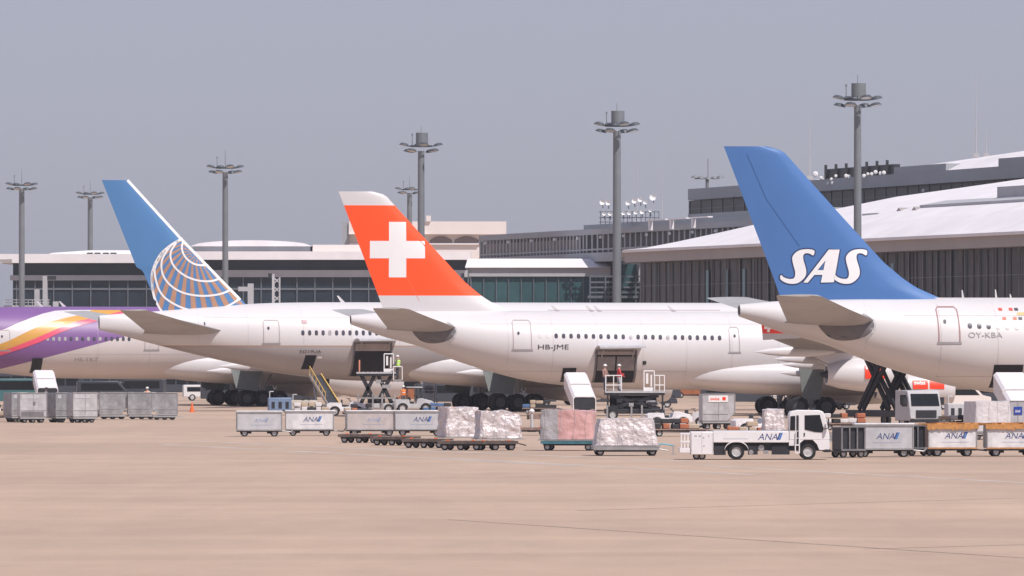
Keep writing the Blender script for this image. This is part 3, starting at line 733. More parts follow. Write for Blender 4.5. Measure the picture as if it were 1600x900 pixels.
AIRBUS = [(0, 6.55, 7.22, .34), (1.0, 6.2, 7.32, .62), (2.4, 5.68, 7.42, 1.0), (4.75, 5.05, 7.5, 1.5), (7.8, 3.9, 7.55, 2.0), (10.3, 3.14, 7.55, 2.35), (12.4, 2.62, 7.54, 2.58),
          (14.8, 2.27, 7.52, 2.72), (17.6, 2.03, 7.5, 2.8), (22, 1.88, 7.5, 2.82), (54, 1.88, 7.5, 2.82), (58, 1.95, 7.3, 2.6), (61, 2.4, 6.7, 1.9), (63, 3.2, 5.6, 1.0), (63.7, 3.9, 4.6, .25)]
BOEING = [(0, 6.3, 7.42, .18), (1.5, 5.95, 7.55, .5), (3, 5.55, 7.65, .85), (5, 5.04, 7.8, 1.3), (7.4, 4.45, 8.0, 1.75), (10, 3.86, 8.2, 2.15), (12.2, 3.4, 8.35, 2.45), (14, 3.0, 8.42, 2.65),
          (16.3, 2.68, 8.46, 2.85), (20, 2.38, 8.48, 3.02), (24, 2.28, 8.48, 3.1), (53, 2.28, 8.48, 3.1), (57, 2.4, 8.2, 2.85), (60, 2.9, 7.4, 2.1), (62, 3.7, 6.2, 1.2), (62.9, 4.5, 5.2, .3)]
def fairing(p, u0, u1, hw, zb, zt, m=None):
    mb = MB(); rings = []; n = 40; N = 40
    for i in range(N + 1):
        t = i / N; k = math.sin(math.pi * min(t * 1.15, 1 - 0.5 * max(0, (t - .565) / .435)) if False else math.pi * t) ** 0.4 if 0 < t < 1 else 0.02
        k = max(k, 0.02); u = u0 + (u1 - u0) * t; zc = (zb + zt) / 2
        ring = []
        for q in range(n):
            a = 2 * math.pi * q / n; ca, sa = math.cos(a), math.sin(a)
            e = 0.8
            ring.append((u, k * hw * math.copysign(abs(ca) ** e, ca), zc + .3 * (1 - k) + k * (zt - zb) / 2 * math.copysign(abs(sa) ** e, sa)))
        rings.append(ring)
    mb.loft(rings); return mb.build('belly_fairing', m or m_white, p.root, ang=60)
def airbus(name, label, X0, Y0, th, fusm, finm, visible_far=True):
    p = Plane(name, label, X0, Y0, th, AIRBUS, fusm, 63.7)
    le = [(7.2, 12.4), (7.6, 11.5), (7.85, 10.9), (8.2, 10.1), (8.7, 9.35), (9.6, 8.25), (12.6, 5.45), (15.2, 3.05), (15.7, 2.6), (15.95, 2.15), (16.05, 1.6)]
    te = [(7.2, 2.5), (8.6, 2.0), (16.05, -0.88)]
    p.fin(le, te, finm)
    for sd in (-1, 1):
        p.surface('tailplane', [(0.5, 8.4, 2.3, 6.15, .13), (1.5, 7.5, 2.4, 6.3, .12), (5.5, 5.0, 1.25, 6.95, .10), (9.3, 2.7, 0.15, 7.6, .09), (9.7, 2.1, 0.1, 7.66, .06)], m_wing, sd)
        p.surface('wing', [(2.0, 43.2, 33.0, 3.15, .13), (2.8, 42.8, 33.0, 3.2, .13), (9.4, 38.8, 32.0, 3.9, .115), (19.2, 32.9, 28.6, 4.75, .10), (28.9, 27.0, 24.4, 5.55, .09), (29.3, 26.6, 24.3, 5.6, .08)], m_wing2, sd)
        for (y, ut, uz_) in ((5.5, 32.2, 3.1), (10.2, 31.4, 3.7), (15, 29.8, 4.1), (21, 27.2, 4.6)):
            f = MB(); f.lathe([(-2.1, 0.02), (-1.2, .22), (0, .34), (1.6, .36), (3.0, .2), (3.6, .02)], (ut, sd * y, uz_), 'x', 14, sy=.6, sz=1.0); f.build('flap_fairing', m_white, p.root)
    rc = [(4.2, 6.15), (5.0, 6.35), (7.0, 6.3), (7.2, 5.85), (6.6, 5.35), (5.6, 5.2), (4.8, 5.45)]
    conform('tailplane_recess_shade', [smooth_pts(rc, 4, True)], p.surf, mat('recess_shade_grey', (.16, .15, .16), .5, 0, .2), p.root, .03, .3)  # shade of the tailplane root recess, painted as a dark patch
    conform('recess_rim', ribbon(smooth_pts([(6.7, 6.75), (7.15, 6.5), (7.32, 6.1), (7.2, 5.7), (6.75, 5.3)], 4), .10), p.surf, m_lgrey, p.root, .05, .3)
    return p
# --- red fin airliner
red = (0.98, 0.085, 0.008)
fm = zpaint('white_fuselage_paint', [(None, WHITE)], dirt=0.04)
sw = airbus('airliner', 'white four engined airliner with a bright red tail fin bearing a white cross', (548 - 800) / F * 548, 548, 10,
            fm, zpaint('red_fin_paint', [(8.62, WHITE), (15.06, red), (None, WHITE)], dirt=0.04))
cr = sw.uz(621.5, 390, 0.3); a, b, h_ = 1.98, 0.62, 1.98
conform('white_cross', [[(cr[0] - b, cr[1] - h_), (cr[0] + b, cr[1] - h_), (cr[0] + b, cr[1] + h_), (cr[0] - b, cr[1] + h_)], [(cr[0] - a, cr[1] - b), (cr[0] - b, cr[1] - b), (cr[0] - b, cr[1] + b), (cr[0] - a, cr[1] + b)],
        [(cr[0] + b, cr[1] - b), (cr[0] + a, cr[1] - b), (cr[0] + a, cr[1] + b), (cr[0] + b, cr[1] + b)]], sw.fsurf, m_labelw, sw.finob, 0.012, 0.3)
conform('rudder_seam', ribbon(sw.P([(592, 374), (640, 440), (655, 470)], .3), 0.035), sw.fsurf, mat('seam_orange', (0.80, .16, .06), .5), sw.finob, 0.006, .3)
u0 = sw.uz(869.5, 525)[0]; pitch = (sw.uz(1124.5, 528)[0] - u0) / 22
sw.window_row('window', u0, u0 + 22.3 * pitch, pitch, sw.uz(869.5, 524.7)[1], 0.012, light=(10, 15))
sw.window_row('window', sw.uz(845, 524)[0], sw.uz(862, 524)[0], pitch, sw.uz(845, 524)[1], m=mat('plugged_window', (.66, .63, .64), .5))
d = sw.P([(803, 547), (831, 500)]); sw.door(d[0][0], d[1][0], d[0][1], d[1][1])
d = sw.P([(1140, 551), (1155, 511)]); sw.door(d[0][0], d[1][0], d[0][1], d[1][1])
d = sw.P([(841, 548), (893, 538)]); sw.text('HB-JME', 0.44, d[0][0], d[0][1], m_letter, bold=0.0, stretch=1.5)
conform('seam', ribbon(sw.P([(860, 484.6), (1130, 484.6)], 1.2), 0.05), sw.surf, m_line, sw.root, .02, .5)
m_lining = mat('hold_lining', (.27, .25, .25), .7, 0, .4, 1.4); m_header = mat('hold_header', (.42, .36, .35), .7, 0, .2, 1.4)
def cargo_open(p, pts_open, hinge, name='cargo_door', two=True):
    """dark hold opening with lining panels and the raised door plate above it"""
    (x0, z0), (x1, z1) = pts_open
    hold = conform('cargo_opening', [[(x0, z0), (x1, z0), (x1, z1), (x0, z1)]], p.surf, m_black, p.root, 0.02, .25)
    conform('opening_frame', ribbon([(x0, z0), (x0, z1), (x1, z1), (x1, z0)], 0.16), p.surf, m_cargo, hold, 0.035, .25)
    if two:
        m = (x0 + x1) / 2; zm = z0 + (z1 - z0) * .38
        conform('header_panel', [[(x0 + .1, z1 - .30), (x1 - .1, z1 - .30), (x1 - .1, z1 - .02), (x0 + .1, z1 - .02)]], p.surf, m_header, hold, 0.03, .25)
        for a, b in ((x0 + .12, m - .06), (m + .06, x1 - .12)):
            conform('lining_panel', [[(a, zm), (b, zm), (b, z1 - .42), (a, z1 - .42)]], p.surf, m_lining, hold, 0.03, .25)
    if not two: conform('header_panel', [[(x0 + .1, z1 - .62), (x1 - .1, z1 - .62), (x1 - .1, z1 - .02), (x0 + .1, z1 - .02)]], p.surf, m_header, hold, 0.03, .25)
    y = p.surf((x0 + x1) / 2, z1)
    mb = MB(); n = 6; vs = []; 
    for k in range(n + 1):
        t = k / n; yy = y + 1.9 * t; zz = z1 + 0.10 + 0.55 * t - .5 * t * t
        vs += [(x0 - .05, -yy, zz), (x1 + .35, -yy, zz + .04), (x1 + .35, -yy, zz + .16), (x0 - .05, -yy, zz + .12)]
    fs = []
    for k in range(n):
        b = 4 * k
        for q in range(4): fs.append((b + q, b + (q + 1) % 4, b + 4 + (q + 1) % 4, b + 4 + q))
    fs += [(0, 1, 2, 3), (4 * n + 3, 4 * n + 2, 4 * n + 1, 4 * n)]
    mb.add(vs, fs); mb.build(name, m_lgrey, p.root)
    for xx in (x0 + .4, x1 - .3):
        MB().cyl((xx, -y, z1 - .5), (xx, -y - 1.2, z1 + .35), .04, n=6).build('door_strut', m_steel, p.root)
o2 = sw.P([(931, 598), (994, 548)]); cargo_open(sw, o2, None)
bk = sw.P([(881, 597), (902, 575)]); conform('bulk_door_opening', [[bk[0], (bk[1][0], bk[0][1]), bk[1], (bk[0][0], bk[1][1])]], sw.surf, m_black, sw.root, .02, .25)
conform('access_panel', [rr(*[q for q in (sw.uz(1004, 570)[0], sw.uz(1010, 570)[0])], sw.uz(1004, 570)[1], sw.uz(1004, 564)[1], .08, 2)], sw.surf, m_dark, sw.root, .02, .25)
fairing(sw, 22.0, 47, 3.3, 1.4, 4.3)
for sd in (-1, 1):
    eo = sw.engine(19.2, 36.1, 3.03, 2.4, 5.6, 32.9, 4.5, sd); ei = sw.engine(9.4, 41.8, 2.0, 2.4, 5.6, 38.8, 3.6, sd)
    for (e_, y_, z_, boxes, words) in ((eo, 19.2, 3.03, [(1351, 1371, 571, 592), (1373, 1382, 572, 592)], [('swiss', 1352.5, 577)]), (ei, 9.4, 2.0, [(1426, 1449.5, 594, 608), (1452, 1475, 594, 608)], [('swiss', 1428, 601), ('star fleet', 1454, 601)])):
        if sd == 1: continue
        sf = lambda u, z, y_=y_, z_=z_: y_ + math.sqrt(max(0.01, 1.21 ** 2 - (z - z_) ** 2))
        for (a, b, c1, c2) in boxes:
            q = sw.P([(a, c2), (b, c1)], y_ + 1.1); conform('engine_label', [[q[0], (q[1][0], q[0][1]), q[1], (q[0][0], q[1][1])]], sf, m_swred, e_, 0.03, .15)
        for (t_, a, b) in words:
            if t_ == 'star fleet': continue
            q = sw.uz(a, b, y_ + 1.1); conform('engine_lettering', text_polys(t_, 0.26, q[0], q[1], 0, .03, 1.05), sf, m_labelw, e_, 0.045, .15)
    # winglet
    wl = MB(); w0, w1 = 24.2, 26.7
    wl.add([(23.9, sd * 29.2, 5.40), (26.5, sd * 29.2, 5.55), (24.9, sd * 30.1, 7.05), (23.55, sd * 30.1, 7.05), (23.9, sd * 29.3, 5.40), (26.5, sd * 29.3, 5.55), (24.9, sd * 30.18, 7.05), (23.55, sd * 30.18, 7.05)],
           [(0, 1, 2, 3), (4, 7, 6, 5), (0, 4, 5, 1), (1, 5, 6, 2), (2, 6, 7, 3), (3, 7, 4, 0)])
    wo = wl.build('winglet', zpaint('winglet_paint', [(5.85, (.42, .41, .42)), (None, (.75, .04, .03))]), sw.root, smooth=False)
    if sd == -1:
        cu, cz = sw.uz(1201, 512, 29.7); wf = lambda u, z: 29.30 + (z - 5.6) * .59 + .08
        conform('white_cross', [[(cu - .09, cz - .30), (cu + .09, cz - .30), (cu + .09, cz + .30), (cu - .09, cz + .30)], [(cu - .33, cz - .09), (cu - .09, cz - .09), (cu - .09, cz + .09), (cu - .33, cz + .09)], [(cu + .09, cz - .09), (cu + .33, cz - .09), (cu + .33, cz + .09), (cu + .09, cz + .09)]], wf, m_labelw, wo, .02, .5)
    sw.gear(32.4, 5.35, 2, 1.4, 3.6, sd, 2.0)
sw.gear(32.0, 0.0, 1, 1.2, 2.4, 1); sw.gear(57, 0, 1, 1.05, 2.6, 1)
MB().prism([(31.7, 1.2), (33.0, 1.2), (33.3, 3.6), (31.4, 3.6)], -5.95, -5.85).build('gear_door', m_geardoor, sw.root, smooth=False)
for px in (922, 934, 868, 1050): sw.antenna(sw.uz(px, 480, 0)[0], 0.45)
# --- blue lettered fin airliner
blue = (0.060, 0.165, 0.41)
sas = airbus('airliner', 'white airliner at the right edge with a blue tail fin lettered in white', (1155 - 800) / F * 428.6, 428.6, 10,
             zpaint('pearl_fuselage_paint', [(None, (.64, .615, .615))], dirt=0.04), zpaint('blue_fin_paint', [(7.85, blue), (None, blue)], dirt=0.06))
S_ = [(630,170),(560,145),(480,145),(400,160),(330,205),(290,270),(295,340),(315,420),(335,500),(330,570),(300,605),(230,605),(160,580),(120,545),(105,600),(150,645),(220,675),(300,685),(380,670),(450,620),(495,560),(505,490),(490,410),(465,330),(455,260),(470,220),(510,205),(560,215),(612,240)]
S_ = smooth_pts(S_, 3, True)
cv = lambda pts, dx=0: sas.P([(1210 + (a + dx) / 10, 375 + b / 10) for a, b in pts], .35)
A1 = [(850,150),(1020,150),(930,660),(730,665),(768,470),(800,320)]; A2 = [(850,150),(800,320),(680,470),(768,470),(755,545),(630,545),(530,665),(460,665)]
AO = [(850,150),(1020,150),(930,660),(730,665),(755,545),(630,545),(530,665),(460,665)]
ltr = [cv(S_), cv(A1), cv(A2), cv(S_, 828)]
m_out = mat('navy_outline', (0.025, 0.045, 0.14), .5)
conform('letter_outline', ribbon(cv(S_), .15, True) + ribbon(cv(AO), .15, True) + ribbon(cv(S_, 828), .15, True) + ribbon(cv([(800, 320), (680, 470), (768, 470)]), .12, True), sas.fsurf, m_out, sas.finob, 0.012, .3, clip=sas.infin)
conform('fin_lettering', ltr, sas.fsurf, m_labelw, sas.finob, 0.03, .3, tri=True)
conform('rudder_seam', ribbon(sas.P([(1168, 240), (1198, 310), (1250, 385)], .3), 0.03), sas.fsurf, mat('seam_blue', (0.05, .14, .37), .5), sas.finob, 0.02, .3)
d = sas.P([(1469, 536), (1501, 479)]); sas.door(d[0][0], d[1][0], d[0][1], d[1][1], mat('door_outline_red', (.36, .20, .20), .6), .07)
u0 = sas.uz(1517.5, 508.5)[0]; pt_ = sas.uz(1532, 509)[0] - u0
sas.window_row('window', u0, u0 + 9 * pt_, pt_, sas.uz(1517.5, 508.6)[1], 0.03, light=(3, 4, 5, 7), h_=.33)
d = sas.uz(1514, 527.5); sas.text('OY-KBA', 0.30, d[0], d[1], m_gletter, stretch=1.25)
cols3 = [(.62, .10, .07), (.70, .16, .09), (.08, .07, .10), (.78, .50, .22)]
for px, py, ci in ((1569.5, 483, 0), (1586, 483, 0), (1594.5, 483, 2), (1572.5, 497.5, 1), (1589, 497.5, 1), (1597.5, 497.5, 2), (1597, 490, 3), (1603, 490, 3), (1611, 483, 0)):
    q = sas.uz(px, py); conform('nose_flag', [rr(q[0] - .11, q[0] + .11, q[1] - .08, q[1] + .08, .02, 1)], sas.surf, mat('flag_paint_%d' % ci, cols3[ci], .5), sas.root, .02, .3)
bk = sas.P([(1555, 606), (1600, 570)]); conform('bulk_door_opening', [[bk[0], (bk[1][0], bk[0][1]), bk[1], (bk[0][0], bk[1][1])]], sas.surf, m_black, sas.root, .02, .25)
fairing(sas, 22.0, 47, 3.3, 1.4, 4.3)
for sd in (-1, 1):
    sas.engine(19.2, 36.1, 3.03, 2.4, 5.6, 32.9, 4.5, sd); sas.engine(9.4, 41.8, 2.0, 2.4, 5.6, 38.8, 3.6, sd); sas.gear(32.4, 5.35, 2, 1.4, 3.6, sd, 2.0)
for px, h in ((1503, .55), (1555, .6), (1578, .35)): sas.antenna(sas.uz(px, 456, 0)[0], h, rake=0.02, wd=.14)
MB().b2(10.8, 16.5, -0.12, 0.12, 7.5, 7.62).build('dorsal_rail', m_white, sas.root, smooth=False)
sw.seams([6.9, 11.0, 14.2, 17.4, 20.7, 23.9, 27.2, 30.6], [(9, 33, 6.6), (11, 24, 3.2)])
sas.seams([6.9, 11.0, 14.2, 17.4], [(9, 20, 6.6), (11, 20, 3.2)])
# --- 777s
def boeing(name, label, X0, Y0, th, fusm, finm, plug=0, eng=True):
    st = [(u + (plug if u > 22 else 0), a, b, c) for u, a, b, c in BOEING]
    L = 62.9 + plug * 2; st = [q for q in st if q[0] < 50] + [(u + 2 * plug, a, b, c) for u, a, b, c in BOEING if u >= 53]
    p = Plane(name, label, X0, Y0, th, st, fusm, L)
    le = [(7.6, 12.3), (8.66, 11.3), (13.4, 6.56), (17.9, 2.35)]
    te = [(7.6, 4.9), (8.2, 4.6), (10.9, 3.45), (11.15, 2.95), (17.9, .2)]
    p.fin(le, te, finm)
    g = plug
    for sd in (-1, 1):
        p.surface('tailplane', [(0.6, 10.4, 3.3, 6.0, .11), (1.8, 9.4, 3.2, 6.25, .10), (6, 5.4, 1.4, 6.95, .09), (10.5, 1.6, -.6, 7.75, .08), (10.7, 1.3, -.6, 7.78, .05)], m_wing, sd)
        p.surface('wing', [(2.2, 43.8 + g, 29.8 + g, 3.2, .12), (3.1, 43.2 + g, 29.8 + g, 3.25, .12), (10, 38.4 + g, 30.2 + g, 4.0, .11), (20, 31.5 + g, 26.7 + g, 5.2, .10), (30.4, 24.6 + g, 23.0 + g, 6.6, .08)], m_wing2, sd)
        for (y, ut, uz_) in ((5.5, 29.5, 3.0), (9.5, 29.6, 3.4), (15, 28.0, 4.1), (21, 25.9, 4.9)):
            f = MB(); f.lathe([(-2.4, 0.02), (-1.2, .26), (0, .42), (2, .44), (3.4, .25), (4, .02)], (ut + g, sd * y, uz_), 'x', 14, sy=.6); f.build('flap_fairing', m_white, p.root)
        p.engine(9.7, 43.0 + g, 2.35, 3.3, 6.4, 38.6 + g, 3.8, sd)
        p.gear(31.9 + g, 5.5, 3, 1.35, 3.4, sd, 1.45)
        p.strut_doors(30.6 + g, 6.3, 1.25, 3.3, sd, 2.4)
    p.gear(56 + 2 * g, 0, 1, 1.1, 2.8, 1)
    fairing(p, 22.0 + g, 47 + g, 3.6, 1.75, 5.0)
    return p
ub = (0.075, 0.21, 0.44)
ua = boeing('airliner', 'white and grey twin engined airliner with a blue fin carrying a golden globe', (155 - 800) / F * 594, 594, 15,
            zpaint('white_over_grey_paint', [(5.02, (.40, .37, .37)), (5.10, (.42, .27, .20)), (None, WHITE)], dirt=0.04), zpaint('plain_blue_fin_paint', [(8.0, ub), (None, ub)], dirt=0.04))
def globe(p):
    gp = lambda pts: p.P([(140 + a / 3.91, 270 + b / 3.91) for a, b in pts], .35)
    arcs = [[(640, 470), (648, 480), (655, 490), (665, 500), (680, 515)],
            [(582, 405), (565, 460), (590, 520), (650, 560), (735, 565)],
            [(545, 410), (497, 485), (510, 560), (570, 620), (650, 655), (740, 662), (812, 640)],
            [(500, 440), (445, 530), (450, 620), (500, 690), (580, 735), (690, 752), (800, 740), (885, 705)],
            [(460, 470), (405, 570), (408, 650), (440, 735), (500, 790), (600, 835), (720, 850), (840, 815), (935, 760)],
            [(450, 480), (390, 590), (388, 680), (410, 780), (470, 870), (600, 930), (760, 945), (900, 900), (1000, 830)]]
    N = 30
    def resample(a):
        a = smooth_pts(a, 6); d = [0]
        for q, r_ in zip(a[:-1], a[1:]): d.append(d[-1] + math.hypot(q[0] - r_[0], q[1] - r_[1]))
        out = []
        for i in range(N * 2 + 1):
            x = d[-1] * (i / (2 * N)); 
            out.append((lin(list(zip(d, [q[0] for q in a])), x), lin(list(zip(d, [q[1] for q in a])), x)))
        return out
    rs = [resample(a) for a in arcs]; gold = []
    step = 5
    for a, b in zip(rs[:-1], rs[1:]):
        for i in range(1, 2 * N - 1, step):
            wd = 2.45
            j0, j1 = i, min(i + wd, 2 * N)
            def g_(r_, x): k = min(int(x), 2 * N - 1); t = x - k; return (r_[k][0] * (1 - t) + r_[k + 1][0] * t, r_[k][1] * (1 - t) + r_[k + 1][1] * t)
            gold.append(gp([g_(a, j0), g_(a, j1), g_(b, j1), g_(b, j0)]))
    conform('golden_globe_stripe', gold, p.fsurf, mat('globe_gold', (0.46, 0.25, 0.16), .5), p.finob, 0.012, .3, clip=p.infin)
    lines = []
    for a in rs[1:]: lines += ribbon(gp(a), .15)
    lines += ribbon(gp(smooth_pts([(575, 400), (500, 440), (430, 505), (388, 600), (386, 680), (400, 760), (418, 815)], 4)), .17)
    conform('globe_line', lines, p.fsurf, m_labelw, p.finob, 0.025, .3, clip=p.infin)
    le = [(z, u) for z, u in p.le]
    conform('leading_edge_stripe', ribbon([(u - .13, z) for z, u in le[1:]], .22), p.fsurf, m_labelw, p.finob, 0.02, .3)
globe(ua)
ua.seams([7.5, 11.3, 15.6, 19.4, 23.2, 27], [(8, 30, 7.3), (12, 26, 3.6)])
u0 = ua.uz(473, 520)[0]; pt_ = ua.uz(483.4, 520)[0] - u0
ua.window_row('window', u0, u0 + 13 * pt_, pt_, ua.uz(473, 520)[1], light=(4,), h_=.4)
d = ua.P([(413, 537), (437, 500)]); ua.door(d[0][0], d[1][0], d[0][1], d[1][1])
d = ua.uz(469, 551.7); ua.text('N219UA', 0.24, d[0], d[1], m_letter, stretch=1.35)
d = ua.uz(477, 503.5); ua.text('E', .001, d[0], d[1], m_letter) if False else None
q = ua.P([(472, 506), (481, 500)]); conform('flag_decal', [[q[0], (q[1][0], q[0][1]), q[1], (q[0][0], q[1][1])]], ua.surf, mat('faded_flag', (.55, .36, .40), .5, 0, .5, 6), ua.root, .02, .3)
o2 = ua.P([(552, 588), (610, 536)]); cargo_open(ua, o2, None, two=False)
q = ua.P([(475, 577), (478, 555), (495, 555), (492, 577)]); conform('bulk_door_opening', [q], ua.surf, m_black, ua.root, .02, .25)
q = ua.P([(496, 560), (503, 557)]); conform('bulk_door', [[q[0], (q[1][0], q[0][1]), q[1], (q[0][0], q[1][1])]], ua.surf, m_labelw, ua.root, .15, .25)
q = ua.P([(323, 509), (325, 503)]); conform('vent', [[q[0], (q[1][0], q[0][1]), q[1], (q[0][0], q[1][1])]], ua.surf, m_dark, ua.root, .02, .25)
ua.antenna(ua.uz(533, 475, 0)[0], .55)
# purple airliner
pu = (0.20, 0.095, 0.28)
X0 = -58.2; th = boeing('airliner', 'white airliner with purple gold and pink swooshes, tail outside the left edge', X0, 650, 15,
    zpaint('purple_over_white_paint', [(0.0, (.60, .55, .54)), (None, pu)], dirt=0.05), zpaint('purple_fin_paint', [(8, pu), (None, pu)]), plug=4.8)
def thai():
    m = MATS['purple_over_white_paint']; t = m.node_tree
    # boundary of the purple field, a straight rising line in side view
    a = th.uz(0, 578); b = th.uz(190, 527); k = (b[1] - a[1]) / (b[0] - a[0])
    g = [n for n in t.nodes if n.type == 'MATH' and n.operation == 'GREATER_THAN'][0]
    sp = [n for n in t.nodes if n.type == 'SEPXYZ'][0]
    ma = t.nodes.new('ShaderNodeMath'); ma.operation = 'MULTIPLY_ADD'; ma.inputs[1].default_value = -k
    t.links.new(sp.outputs['X'], ma.inputs[0]); t.links.new(sp.outputs['Z'], ma.inputs[2]); t.links.new(ma.outputs[0], g.inputs[0]); g.inputs[1].default_value = a[1] - k * a[0]
    wt = mat('white_swoosh', WHITE, .35, 0, .03); gd = mat('gold_swoosh', (.62, .33, .07), .35, 0, .03); pk = mat('pink_swoosh', (.74, .09, .16), .35, 0, .03); pl = mat('violet_swoosh', (.25, .12, .36), .35, 0, .03)
    z2 = lambda pts: th.P([(x / 3.75, 450 + y / 3.75) for x, y in smooth_pts(pts, 3)])
    band = lambda up, lo: [z2(up) + z2(lo)[::-1]]
    whi = [(-700, 700), (-200, 330), (0, 252), (200, 170), (330, 134), (420, 128)]; wlo = [(-700, 790), (-200, 400), (0, 332), (230, 222), (400, 172), (520, 150), (560, 128)]
    glo = [(-700, 860), (-200, 450), (0, 375), (180, 305), (330, 240), (450, 195), (600, 165), (760, 128)]
    plo = [(-700, 890), (-200, 480), (0, 398), (200, 330), (350, 260), (480, 215), (640, 180), (860, 128)]
    def q(up, lo): 
        a_, b_ = smooth_pts(up, 4), smooth_pts(lo, 4); n = 16; out = []
        def rs(a): 
            d = [0]
            for i in range(1, len(a)): d.append(d[-1] + math.dist(a[i], a[i - 1]))
            return [(lin(list(zip(d, [p[0] for p in a])), d[-1] * i / n), lin(list(zip(d, [p[1] for p in a])), d[-1] * i / n)) for i in range(n + 1)]
        a_, b_ = rs(a_), rs(b_)
        for i in range(n): out.append(th.P([(x / 3.75, 450 + y / 3.75) for x, y in (a_[i], a_[i + 1], b_[i + 1], b_[i])]))
        return out
    cl = lambda u, z: z < interp(th.st, u)[1] - .12
    conform('white_swoosh', q(whi, wlo), th.surf, wt, th.root, .02, .3, clip=cl)
    conform('gold_swoosh', q(wlo, glo), th.surf, gd, th.root, .025, .3, clip=cl)
    conform('pink_swoosh', q(glo, plo), th.surf, pk, th.root, .03, .3, clip=cl)
    u0 = th.uz(28, 530)[0]; p_ = th.uz(37.1, 530)[0] - u0
    th.window_row('window', u0, u0 + 19 * p_, p_, th.uz(28, 529.5)[1], light=(4, 5, 6, 7, 8, 10, 12, 14))
    d = th.P([(-4, 548), (15, 516)]); th.door(d[0][0], d[1][0], d[0][1], d[1][1])
    d = th.P([(225, 547), (246, 530)]); th.door(d[0][0], d[1][0], d[0][1], d[1][1])
    d = th.uz(117, 565.0); th.text('HS-TKT', .33, d[0], d[1], m_gletter, stretch=1.3)
    bk = th.P([(51, 583), (67, 560)]); conform('bulk_door_opening', [[bk[0], (bk[1][0], bk[0][1]), bk[1], (bk[0][0], bk[1][1])]], th.surf, m_black, th.root, .06, .25)
    for px in (63, 98): th.antenna(th.uz(px, 480, 0)[0], .5)
    th.seams([23, 27.5, 32], [(20, 36, 4.4)])
thai()

# ------------------------------------------------------------------ ground equipment
def wheel(parent, x, y, r, wd=0.2, hub=True, name='wheel'):
    m = MB(); m.lathe([(-wd / 2, r * .6), (-wd / 2 * .95, r * .92), (-wd * .3, r), (wd * .3, r), (wd / 2 * .95, r * .92), (wd / 2, r * .6)], (x, y, r), 'y', 20)
    m.lathe([(-wd / 2 * .98, r * .62), (-wd * .3, r * .5), (-wd * .34, 0)], (x, y, r), 'y', 16, 1); m.lathe([(wd / 2 * .98, r * .62), (wd * .3, r * .5), (wd * .34, 0)], (x, y, r), 'y', 16, 1)
    return m.build(name, [m_rubber, m_hub], parent)
def ana(parent, x, z, h, y, m_t=None, m_m=None):
    m_t = m_t or m_navy; m_m = m_m or m_anab
    decal('lettering', text_polys('ANA', h, x, z, 0.28, 0.0, 1.0), m_t, parent, lambda a, b: (a, y, b))
    x1 = x + 2.95 * h
    for k, m in ((0, m_navy if m_t is m_navy else m_m), (0.30 * h, m_m)):
        mb = MB(); mb.add([(x1 + k, y, z), (x1 + k + .26 * h, y, z), (x1 + k + .26 * h + .42 * h, y, z + 1.12 * h), (x1 + k + .42 * h, y, z + 1.12 * h)], [(0, 1, 2, 3)])
        mb.build('stripe_mark', m, parent, smooth=False)
def cart(label, px, gy, rz=0.0, w_=2.6, h=1.38, body=None, faded=False, tarp=False, group='baggage carts waiting in trains', end=None):
    t = empty('baggage_cart', at(px, gy), rz, label, 'baggage cart', group)
    body = body or m_lgrey; d = 1.45; x0, x1 = -w_ / 2, w_ / 2; z0 = .36
    mb = MB(); mb.b2(x0, x1, -d / 2 + .03, d / 2 - .03, z0, h - .05); mb.build('body', body, t, bevel=.02)
    mb = MB(); mb.b2(x0 - .03, x1 + .03, -d / 2, d / 2, h - .05, h + .02); mb.build('roof', m_white2 if not tarp else m_tarp, t, bevel=.02)
    mb = MB()
    for xx in (x0, x1 - .05): mb.b2(xx, xx + .05, -d / 2, -d / 2 + .05, z0, h - .05)
    mb.b2(x0, x1, -d / 2, -d / 2 + .05, z0 - .04, z0 + .03); mb.b2(x0, x1, -d / 2 - .004, -d / 2 + .05, h - .11, h - .06); mb.build('frame', m_steel, t, smooth=False)
    mb = MB(); mb.b2(x0, x1, -d / 2 + .1, d / 2 - .1, .26, z0 - .04); mb.b2(x0 + .2, x0 + .8, -.3, .3, .16, .26); mb.b2(x1 - .8, x1 - .2, -.3, .3, .16, .26); mb.build('chassis', m_dark, t)
    MB().tube([(x1, 0, .3), (x1 + .5, 0, .25), (x1 + .62, 0, .4)], .035).build('tow_bar', m_steel, t)
    for xx in (x0 + .42, x1 - .42):
        for yy in (-.55, .55): wheel(t, xx, yy, .2, .14)
    mb = MB(); mb.b2(x0 - .012, x0 - .002, -d / 2 + .08, d / 2 - .08, z0 + .05, h - .1); mb.build('shaded_end', end or m_grey, t, smooth=False)  # left end only, coloured darker to stand for its shaded side
    k = m_fade if faded else None
    ana(t, -.36 if not faded else -.3, z0 + .42, .26 if not faded else .2, -d / 2 + .026, k, m_fade if faded else None)
    MB().b2(-.5, .7, -d / 2 + .024, -d / 2 + .028, z0 + .26, z0 + .275).build('small_print', m_fade, t, smooth=False)
    if tarp:
        mb = MB(); random.seed(int(px)); n = 26; top = []; 
        for k_ in range(n + 1):
            x = x0 - .05 + (w_ + .1) * k_ / n; top.append((x, h - .16 - random.uniform(0, .10) * (1 if k_ % 2 else .3)))
        mb.prism([(x0 - .05, h + .03)] + top + [(x1 + .05, h + .03)], -d / 2 - .06, -d / 2 - .015)
        for k_ in range(9): mb.box((x0 + .15 + k_ * (w_ - .3) / 8, random.uniform(-.3, .2), h + .03), (.5, .9, random.uniform(.06, .14)), rot=('Z', random.uniform(-1, 1)))
        mb.b2(x0, x1, -d / 2 - .03, -d / 2 - .006, z0 - .02, z0 + .04)
        mb.build('tarpaulin', m_tarp, t)
    return t
